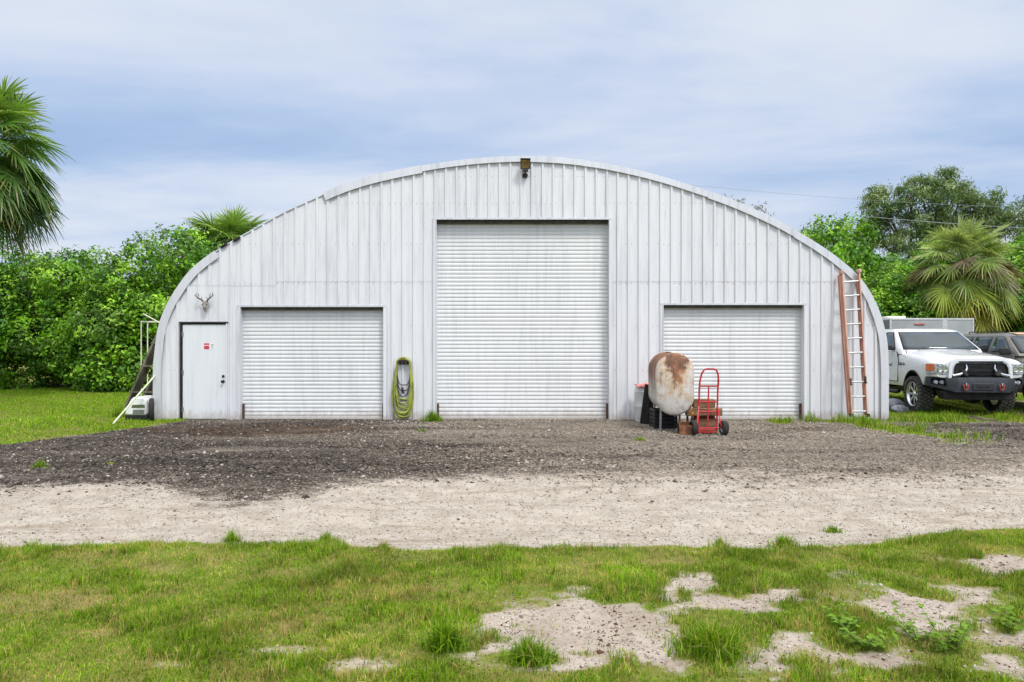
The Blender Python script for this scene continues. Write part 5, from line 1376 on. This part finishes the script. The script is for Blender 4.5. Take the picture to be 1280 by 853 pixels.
def crown(lobes, nclump, nleaf, cr_, L, base_cols, up=.45, hang=.0, W=.5, shell=(.72, 1.05)):
    """lobes: (cx,cy,cz,rx,ry,rz). Clumps sit near lobe surfaces, leaves fill the clumps."""
    lob = np.array(lobes); vol = (lob[:, 3] * lob[:, 4] * lob[:, 5]) ** (2 / 3); pr = vol / vol.sum()
    li = rng.choice(len(lob), nclump, p=pr)
    d = rng.normal(0, 1, (nclump, 3)); d /= np.linalg.norm(d, axis=1)[:, None]
    rad = rng.uniform(shell[0], shell[1], (nclump, 1))
    cc = lob[li, :3] + d * lob[li, 3:] * rad
    ok = np.ones(nclump, bool)
    for l in lob:                                  # thin out clumps buried inside other lobes
        q = ((cc - l[:3]) / l[3:]); ok &= ~((q ** 2).sum(1) < .42)
    ok |= rng.random(nclump) < .12
    ok &= cc[:, 2] > 0.12
    cc, d = cc[ok], d[ok]; m = len(cc)
    tone = rng.uniform(.72, 1.28, m); bi = rng.integers(0, len(base_cols), m)
    k = rng.integers(int(nleaf * .5), int(nleaf * 1.4), m); idx = np.repeat(np.arange(m), k); n = len(idx)
    off = rng.normal(0, 1, (n, 3)) * cr_ * np.array([.55, .55, .42]); P = cc[idx] + off
    nn = d[idx] * .55 + np.array([0, 0, up]) + off / cr_ * .35 + rng.normal(0, .42, (n, 3)); nn /= np.linalg.norm(nn, axis=1)[:, None]
    col = np.array(base_cols)[bi[idx]] * tone[idx][:, None] * rng.uniform(.8, 1.2, (n, 1))
    ll = L * rng.uniform(.6, 1.3, n)
    return leaf_quads(P, nn, ll, ll * W * rng.uniform(.8, 1.2, n), col, hang)
BR = lambda *a: np.array(lin(*a)[:3])
def limbs(mb, lobes, base_r, trunk_h, jit=.2, nb=4):
    top = Vector((0, 0, trunk_h))
    mb.tube([(0, 0, -.1), (random.uniform(-jit, jit) * .4, random.uniform(-jit, jit) * .4, trunk_h * .5), top], [base_r * 1.15, base_r, base_r * .8], 8)
    for l in lobes:
        e = Vector(l[:3]); mid = top.lerp(e, .5) + Vector((random.uniform(-jit, jit), random.uniform(-jit, jit), random.uniform(0, jit)))
        mb.tube([top, mid, e], [base_r * .6, base_r * .4, base_r * .15], 6)
        for k in range(nb):
            q = e + Vector([random.uniform(-.75, .75) * l[3 + i] for i in range(3)])
            mb.tube([e.lerp(mid, .3), e.lerp(q, .5) + Vector((0, 0, .1)), q], [base_r * .2, base_r * .12, base_r * .05], 5)

def bush_proto(name, w, h, d, nl, seed, cols, nclump, nleaf, leaf, label, cat, cr_=.25):
    global rng
    random.seed(seed); rng = np.random.default_rng(seed)
    root = thing(name, label, cat)
    lobes = []
    for k in range(nl):
        t = k / (nl - 1); z = h * (.16 + .72 * (k // 3) / max(1, (nl - 1) // 3)); z *= random.uniform(.92, 1.05)
        wid = 1 - .45 * (z / h) ** 2
        r = random.uniform(.26, .42)
        lobes.append((random.uniform(-.5, .5) * w * wid, random.uniform(-.42, .35) * d * wid, z, w * r, d * r, h * random.uniform(.13, .2)))
    v, f, c = crown(lobes, nclump, nleaf, cr_, leaf, cols)
    fo = fastmesh('foliage', v, [f], M['leaf'], root, col=c)
    tb_ = MB(); limbs(tb_, lobes, .07, h * .22, .3, 3); tb_.build('trunk', M['bark'], root)
    return root

HEDGE = [BR(102, 154, 30), BR(132, 186, 40), BR(72, 120, 28), BR(162, 206, 64), BR(92, 128, 44)]
HEDGE2 = [BR(62, 114, 34), BR(90, 146, 38), BR(52, 94, 32), BR(116, 168, 52)]
b1_ = bush_proto('broadleaf_shrub', 3.4, 4.9, 3.0, 16, 11, HEDGE, 1400, 28, .145, 'x', 'shrub')
b2_ = bush_proto('broadleaf_shrub', 3.2, 4.6, 2.8, 14, 23, HEDGE, 1300, 28, .14, 'x', 'shrub')
b3_ = bush_proto('broadleaf_shrub', 3.6, 5.0, 3.0, 16, 37, HEDGE2, 1700, 28, .14, 'x', 'shrub')
def put(proto, first, x, y, rz, s, label, group, sz=None):
    o = proto if first else copy_tree(proto)
    o.location = (x, y, -.05); o.rotation_euler = (0, 0, rz); o.scale = (s, s, s if sz is None else sz)
    return tag(o, label, 'shrub', group)
used = set()
def place(p, *a, **k):
    f = id(p) not in used; used.add(id(p)); return put(p, f, *a, **k)
HG = 'shrubs of the tall hedge left of the building'
place(b3_, -19.6, 25.6, 0.3, 1.03, 'dark green shrub at the far left of the hedge under the fan palm', HG, sz=1.08)
place(b1_, -17.3, 26.2, 1.2, 1.0, 'hedge shrub just right of hanging fan palm fronds', HG, sz=.96)
place(b2_, -15.3, 25.4, 2.0, 1.02, 'bright yellow green shrub in the lower middle of the left hedge', HG, sz=.98)
place(b1_, -13.2, 26.0, 4.1, 1.0, 'tall bright shrub with the highest top of the left hedge', HG, sz=1.10)
place(b2_, -11.4, 25.6, 0.2, 1.04, 'bright hedge shrub touching the curved left edge of the building', HG, sz=1.12)
place(b3_, -9.3, 26.4, 3.0, .95, 'shrub mostly hidden behind the left curve of the roof', HG, sz=.92)
place(b3_, -21.5, 27.2, 2.2, 1.05, 'darker shrub rising at left edge behind the hedge front row', HG, sz=1.05)
place(b3_, -16.2, 28.2, 5.0, 1.05, 'dark shrub filling the back row of the left hedge', HG, sz=1.0)
place(b3_, -12.2, 28.2, 1.0, 1.05, 'dark back row shrub near the building end of the left hedge', HG, sz=1.0)
RG = 'bright shrubs behind the parked vehicles'
place(b1_, 13.6, 32.0, .5, 1.25, 'tall green shrub topping the roof curve right of the ladder', RG, sz=1.40)
place(b3_, 16.6, 33.5, 2.5, 1.2, 'dark green shrub between the ladder and the fan palm', RG, sz=1.18)
place(b1_, 15.3, 29.0, 3.3, 1.05, 'bright green shrub just right of the ladder top', RG, sz=.92)
place(b2_, 17.2, 30.6, .9, 1.1, 'bright yellow green shrub touching left side of skirted palm', RG, sz=1.10)
place(b1_, 19.6, 31.5, 5.1, 1.2, 'bright shrub directly behind the top of skirted palm', RG, sz=1.26)
place(b2_, 22.2, 31.4, 2.2, 1.2, 'bright shrub at right edge above the old SUV', RG, sz=1.28)
place(b3_, 20.6, 28.6, 1.4, 1.0, 'dark lower shrub at right edge behind the old SUV', RG, sz=.86)
place(b3_, 13.4, 29.0, 4.4, .9, 'dark shrub low behind the right end of the roof', RG, sz=.9)
place(b1_, 24.6, 32.8, 4.2, 1.25, 'bright shrub just outside the skirted palm at far right', RG, sz=1.3)
place(b2_, 15.4, 34.5, 1.2, 1.3, 'bright shrub peeking between the roof curve shrub and the olive tree', RG, sz=1.5)
place(b3_, 17.6, 37.0, 2.2, 1.4, 'dark green shrub seen between the ladder and the olive tree', RG, sz=1.35)
place(b3_, 17.5, 28.2, 3.6, .85, 'dark shrub behind the box trailer', RG, sz=.75)

# feathery tall trees (casuarina like)
def feather_tree(name, h, seed, lobes, cols, nclump, label, loc, tr=.22, th=None, group=None, nleaf=34, sh=(.5, 1.05)):
    global rng
    random.seed(seed); rng = np.random.default_rng(seed)
    root = thing(name, label, 'tree', loc, 0, group)
    v, f, c = crown(lobes, nclump, nleaf, .42, .34, cols, .1, .9, .2, sh)
    fastmesh('foliage', v, [f], M['leaf'], root, col=c)
    tb_ = MB(); limbs(tb_, lobes, tr, th or h * .35, .6, 4); tb_.build('trunk', M['bark'], root); return root
CAS = [BR(108, 134, 76), BR(128, 150, 90), BR(90, 118, 68), BR(142, 158, 108)]
Yt = 46.0
def lobe(px, py, rx, ry, dy=0): p = at(px, py, Yt); return (p.x - at(1160, 300, Yt).x, dy, p.z, rx * Yt / F, rx * Yt / F * .9, ry * Yt / F)
feather_tree('feathery_tree', 12.5, 5, [lobe(1100, 262, 20, 18), lobe(1108, 240, 13, 11, 1), lobe(1128, 252, 18, 16, -1), lobe(1150, 232, 18, 12), lobe(1168, 250, 20, 20, -1), lobe(1190, 218, 10, 8, .5), lobe(1196, 238, 17, 14), lobe(1214, 238, 12, 9, 1), lobe(1222, 258, 22, 16), lobe(1246, 250, 5, 15), lobe(1258, 275, 20, 14, -1), lobe(1235, 285, 24, 18), lobe(1150, 282, 30, 20), lobe(1195, 280, 30, 22, 1), lobe(1100, 290, 24, 20, 1), lobe(1075, 300, 16, 14), lobe(1125, 310, 24, 22, -1)], CAS, 900, 'tall feathery olive tree rising behind the skirted palm', (at(1160, 300, Yt).x, Yt, 0), group='tall feathery trees behind')
Yt = 50.0
def lobe2(px, py, rx, ry): p = at(px, py, Yt); return (p.x - at(1290, 300, Yt).x, 0, p.z, rx * Yt / F, rx * Yt / F, ry * Yt / F)
feather_tree('feathery_tree', 10, 8, [lobe2(1284, 256, 9, 10), lobe2(1298, 275, 20, 18), lobe2(1290, 300, 20, 22), lobe2(1310, 255, 14, 12)], CAS, 160, 'olive tree only just entering at the far right edge', (at(1290, 300, Yt).x, Yt, 0), group='tall feathery trees behind')
Yt = 62.0
def lobe3(px, py, rx, ry): p = at(px, py, Yt); return (p.x - at(930, 320, Yt).x, 0, p.z, rx * Yt / F, rx * Yt / F, ry * Yt / F)
feather_tree('sparse_tree', 11, 9, [lobe3(903, 249, 7, 4), lobe3(921, 254, 9, 5), lobe3(946, 262, 9, 5), lobe3(956, 270, 6, 4), lobe3(935, 280, 18, 9), lobe3(890, 262, 14, 8)], [BR(140, 144, 138), BR(120, 126, 116)], 62, 'thin grey tree top showing above the right roof curve', (at(930, 320, Yt).x, Yt, 0), .12, nleaf=20, sh=(.3, 1.1))

# fan palms
def frond(verts, faces, cols, origin, az, el, Lp, Lb, base, droop, nlf=34, spread=150, dead=0.0):
    """one costapalmate fan: petiole then a pleated fan of drooping leaflets"""
    d = Vector((math.cos(az) * math.cos(el), math.sin(az) * math.cos(el), math.sin(el)))
    side = Vector((-math.sin(az), math.cos(az), 0)); up = d.cross(side) * -1
    if up.z < 0: up = -up
    pts = []; 
    for t in np.linspace(0, 1, 6):
        pts.append(origin + d * Lp * t + Vector((0, 0, -1)) * droop * .60 * Lp * t * t)
    tdir = (pts[-1] - pts[-2]).normalized(); upn = side.cross(tdir).normalized()
    if upn.z < 0: upn = -upn
    roll = random.uniform(-.6, .6); side, upn = side * math.cos(roll) + upn * math.sin(roll), upn * math.cos(roll) - side * math.sin(roll)
    b0 = len(verts)
    for i, p in enumerate(pts):
        w = .022 * (1 - .5 * i / 5); verts += [p - side * w, p + side * w, p + upn * w * .6]; cols += [base * .95] * 3
    for i in range(5):
        a = b0 + i * 3; faces += [(a, a + 3, a + 4, a + 1), (a + 1, a + 4, a + 5, a + 2), (a + 2, a + 5, a + 3, a)]
    H = pts[-1]
    for k in range(nlf):
        ang = R(-spread + 2 * spread * (k + .5) / nlf) + random.uniform(-.03, .03)
        f = abs(ang) / R(spread)
        L = Lb * (1 - .42 * f * f) * random.uniform(.88, 1.08)
        st = H - tdir * Lp * .0 + tdir * (Lb * .22 * (1 - f))
        ld = (tdir * math.cos(ang) + side * math.sin(ang)).normalized()
        ld = (ld + upn * .18 * math.sin(f * PI)).normalized()
        sd = ld.cross(upn).normalized(); w = L * .026 + .004
        dr = droop * random.uniform(.7, 1.3) * (.5 + .5 * f + .2)
        b0 = len(verts); tone = random.uniform(.85, 1.15)
        segs = (0, .3, .55, .8, 1.0)
        for t in segs:
            p = st + ld * L * t + Vector((0, 0, -1)) * dr * L * .55 * t ** 2.2
            ww = w * (0.55 + 1.2 * t if t < .4 else (1.05 - t) * 1.6 + .04)
            fold = upn * ww * .5 * (1 if k % 2 else -1)
            verts += [p - sd * ww + fold, p + sd * ww - fold]
            cc_ = base * tone * (1 + .10 * t)
            if t > .75 and (dead > 0 or random.random() < .2): cc_ = cc_ * .4 + BR(190, 160, 100) * .6
            cols += [cc_, cc_]
        for i in range(len(segs) - 1):
            a = b0 + 2 * i; faces.append((a, a + 2, a + 3, a + 1))
def palm(label, loc, h, nf, Lp, Lb, cols, seed, skirt=0, elr=(-55, 85), tr=.17, dcol=None, zsq=.9, group=None, rz=0):
    random.seed(seed)
    root = thing('fan_palm', label, 'palm', loc, rz, group)
    V_, F_, C_ = [], [], []
    for k in range(nf):
        t = (k + .5) / nf; el = R(elr[1] + (elr[0] - elr[1]) * t ** .9 + random.uniform(-17, 17)); az = k * 2.39996 + random.uniform(-.25, .25)
        o_ = Vector((math.cos(az) * .1, math.sin(az) * .1, h + .12 - .45 * t))
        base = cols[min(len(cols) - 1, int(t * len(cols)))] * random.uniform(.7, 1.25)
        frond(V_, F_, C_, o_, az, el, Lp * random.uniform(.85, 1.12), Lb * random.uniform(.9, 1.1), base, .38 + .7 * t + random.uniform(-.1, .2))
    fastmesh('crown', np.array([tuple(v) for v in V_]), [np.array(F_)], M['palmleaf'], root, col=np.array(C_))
    if skirt:
        V_, F_, C_ = [], [], []
        for k in range(skirt):
            az = k * 2.39996; o_ = Vector((math.cos(az) * .16, math.sin(az) * .16, h - .35 - .9 * k / skirt))
            frond(V_, F_, C_, o_, az, R(random.uniform(-78, -40)), Lp * .6 * random.uniform(.8, 1.1), Lb * .85, dcol * random.uniform(.7, 1.2), 1.1, 26, 110, 1)
        fastmesh('dead_fronds', np.array([tuple(v) for v in V_]), [np.array(F_)], M['palmleaf'], root, col=np.array(C_))
    tm_ = MB(); tm_.tube([(0, 0, -.1), (.02, 0, h * .3), (0, .03, h * .7), (0, 0, h)], [tr * 1.15, tr, tr * .95, tr * 1.05], 14)
    for k in range(26):    # old leaf bases
        az = k * 2.4; z = h - .1 - k * .045
        tm_.bar((math.cos(az) * tr * .9, math.sin(az) * tr * .9, z - .12), (math.cos(az) * (tr + .10), math.sin(az) * (tr + .10), z + .12), .05, .02)
    tm_.build('trunk', M['bark'], root)
    return root
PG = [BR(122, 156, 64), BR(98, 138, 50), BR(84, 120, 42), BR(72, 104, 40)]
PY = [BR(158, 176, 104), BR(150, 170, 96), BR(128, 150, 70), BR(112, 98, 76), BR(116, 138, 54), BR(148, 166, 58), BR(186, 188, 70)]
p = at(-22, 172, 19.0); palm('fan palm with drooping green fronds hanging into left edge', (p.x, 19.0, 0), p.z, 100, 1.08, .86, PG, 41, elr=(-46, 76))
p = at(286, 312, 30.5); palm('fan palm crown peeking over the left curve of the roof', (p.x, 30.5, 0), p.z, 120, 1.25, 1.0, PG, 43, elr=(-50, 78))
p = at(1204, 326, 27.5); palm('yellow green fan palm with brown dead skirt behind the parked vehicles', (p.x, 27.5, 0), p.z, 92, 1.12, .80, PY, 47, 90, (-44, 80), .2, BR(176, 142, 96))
# brown withered fronds caught in the middle of the skirted palm's crown belong to its dead_fronds mesh
rng = np.random.default_rng(99); random.seed(99)

# ---------------------------------------------------------------- overhead wires
def wire(p0, p1, sag, label, rad=.017):
    pts = []
    for t in np.linspace(0, 1, 30):
        q = Vector(p0).lerp(Vector(p1), t); q.z -= sag * 4 * t * (1 - t); pts.append(q)
    mb = MB(); mb.tube(pts, rad, 6); o = mb.build('power_line', M['wire'], None, offset=pts[0])
    tag(o, label, 'wire', 'overhead wires at right')
wire(at(1080, 270.5, 40), at(1420, 290, 40), .15, 'lower overhead wire crossing in front of the olive tree')
wire(at(700, 212, 42), at(1400, 262, 42), .5, 'upper faint overhead wire crossing the sky right of the roof', .008)

# ================================================================== sky, sun, camera
SUN_EL, SUN_AZ = R(52), math.atan2(.50, -.86)     # behind the camera, to the right
sd = Vector((math.cos(SUN_EL) * math.sin(SUN_AZ), math.cos(SUN_EL) * math.cos(SUN_AZ), math.sin(SUN_EL)))
sun = bpy.data.lights.new('sun', 'SUN'); sun.energy = SUN_E; sun.angle = R(10); sun.color = (1.0, .965, .91)
so_ = bpy.data.objects.new('sun', sun); COL.objects.link(so_); so_.rotation_euler = sd.to_track_quat('Z', 'Y').to_euler(); so_.location = (10, -20, 30)

W = bpy.data.worlds.new('World'); scene.world = W; W.use_nodes = True
nt = W.node_tree; nt.nodes.clear(); g = N(nt)
sky = g.n('ShaderNodeTexSky', sky_type='NISHITA'); sky.sun_disc = False; sky.sun_elevation = SUN_EL; sky.sun_rotation = SUN_AZ; sky.air_density = 1.2; sky.dust_density = 2.5
dirv = g.n('ShaderNodeTexCoord').outputs['Generated']
sx = g.n('ShaderNodeSeparateXYZ'); g.l(dirv, sx.inputs[0])
zc = g.math('MAXIMUM', sx.outputs[2], 0.0)
ay = g.math('SQRT', g.math('ADD', g.math('MULTIPLY', sx.outputs[1], sx.outputs[1]), .03))
den = g.math('ADD', zc, g.math('MULTIPLY', ay, .15))
cv = g.n('ShaderNodeCombineXYZ'); g.l(g.math('DIVIDE', sx.outputs[0], den), cv.inputs[0]); g.l(g.math('DIVIDE', sx.outputs[1], den), cv.inputs[1])
q = g.mapping(cv.outputs[0], (.42, 1.0, 1), (3.1, 1.7, .35), (0, 0, R(3)))
c1 = g.noise(q, 1.05, 7, .56, .35); c2 = g.noise(g.mapping(cv.outputs[0], (.7, 1.5, 1), (9, 4, 0), (0, 0, R(-5))), .8, 6, .55, .4)
mixn = g.math('ADD', g.math('MULTIPLY', c1, .6), g.math('MULTIPLY', c2, .4))
elev = g.math('SUBTRACT', g.mapr(zc, .06, .44, .01, .085, 'LINEAR'), g.math('MULTIPLY', g.mapr(g.math('ABSOLUTE', g.math('SUBTRACT', zc, .24)), 0.0, .13, 1, 0), .03))
cf = g.mapr(g.math('ADD', mixn, elev), .36, .67)
ccol = g.ramp(cf, [(0, lin(162, 188, 227)), (.3, lin(184, 205, 236)), (.65, lin(207, 219, 241)), (1, lin(226, 233, 245))])
ccol = g.mix(g.mapr(zc, .45, .75), ccol, lin(235, 235, 234))
# overcast dome: brighter towards the zenith and round the veiled sun
bright = g.math('ADD', 1.0, g.math('MULTIPLY', g.mapr(zc, .45, .95), SKY_TOP))
dt = g.n('ShaderNodeVectorMath', operation='DOT_PRODUCT'); g.l(dirv, dt.inputs[0]); dt.inputs[1].default_value = sd
bright = g.math('ADD', bright, g.math('MULTIPLY', g.mapr(dt.outputs['Value'], .35, 1.0), SKY_SUN))
vm_ = g.n('ShaderNodeVectorMath', operation='SCALE'); g.l(ccol, vm_.inputs[0]); g.l(g.math('MULTIPLY', bright, 10.0 * SKY_B), vm_.inputs['Scale'])
fin = g.mix(.90, sky.outputs[0], vm_.outputs[0])
bg = g.n('ShaderNodeBackground'); g.l(fin, bg.inputs[0]); bg.inputs[1].default_value = .1
wo = g.n('ShaderNodeOutputWorld'); g.l(bg.outputs[0], wo.inputs[0])

cam = bpy.data.cameras.new('camera'); cam.sensor_width = 36; cam.lens = F / 1280 * 36; cam.shift_y = 1.5 / 1280; cam.clip_end = 5000; cam.clip_start = .05
co = bpy.data.objects.new('camera', cam); COL.objects.link(co); co.location = (0, 0, HC); co.rotation_euler = (R(90), 0, 0); scene.camera = co
vs_ = scene.view_settings; vs_.view_transform = 'Standard'; vs_.look = 'None'; vs_.exposure = EXPOSURE; vs_.gamma = 1; vs_.use_curve_mapping = False
scene.cycles.max_bounces = 8; scene.cycles.transparent_max_bounces = 8; scene.cycles.use_denoising = True
scene.cycles.diffuse_bounces = 3
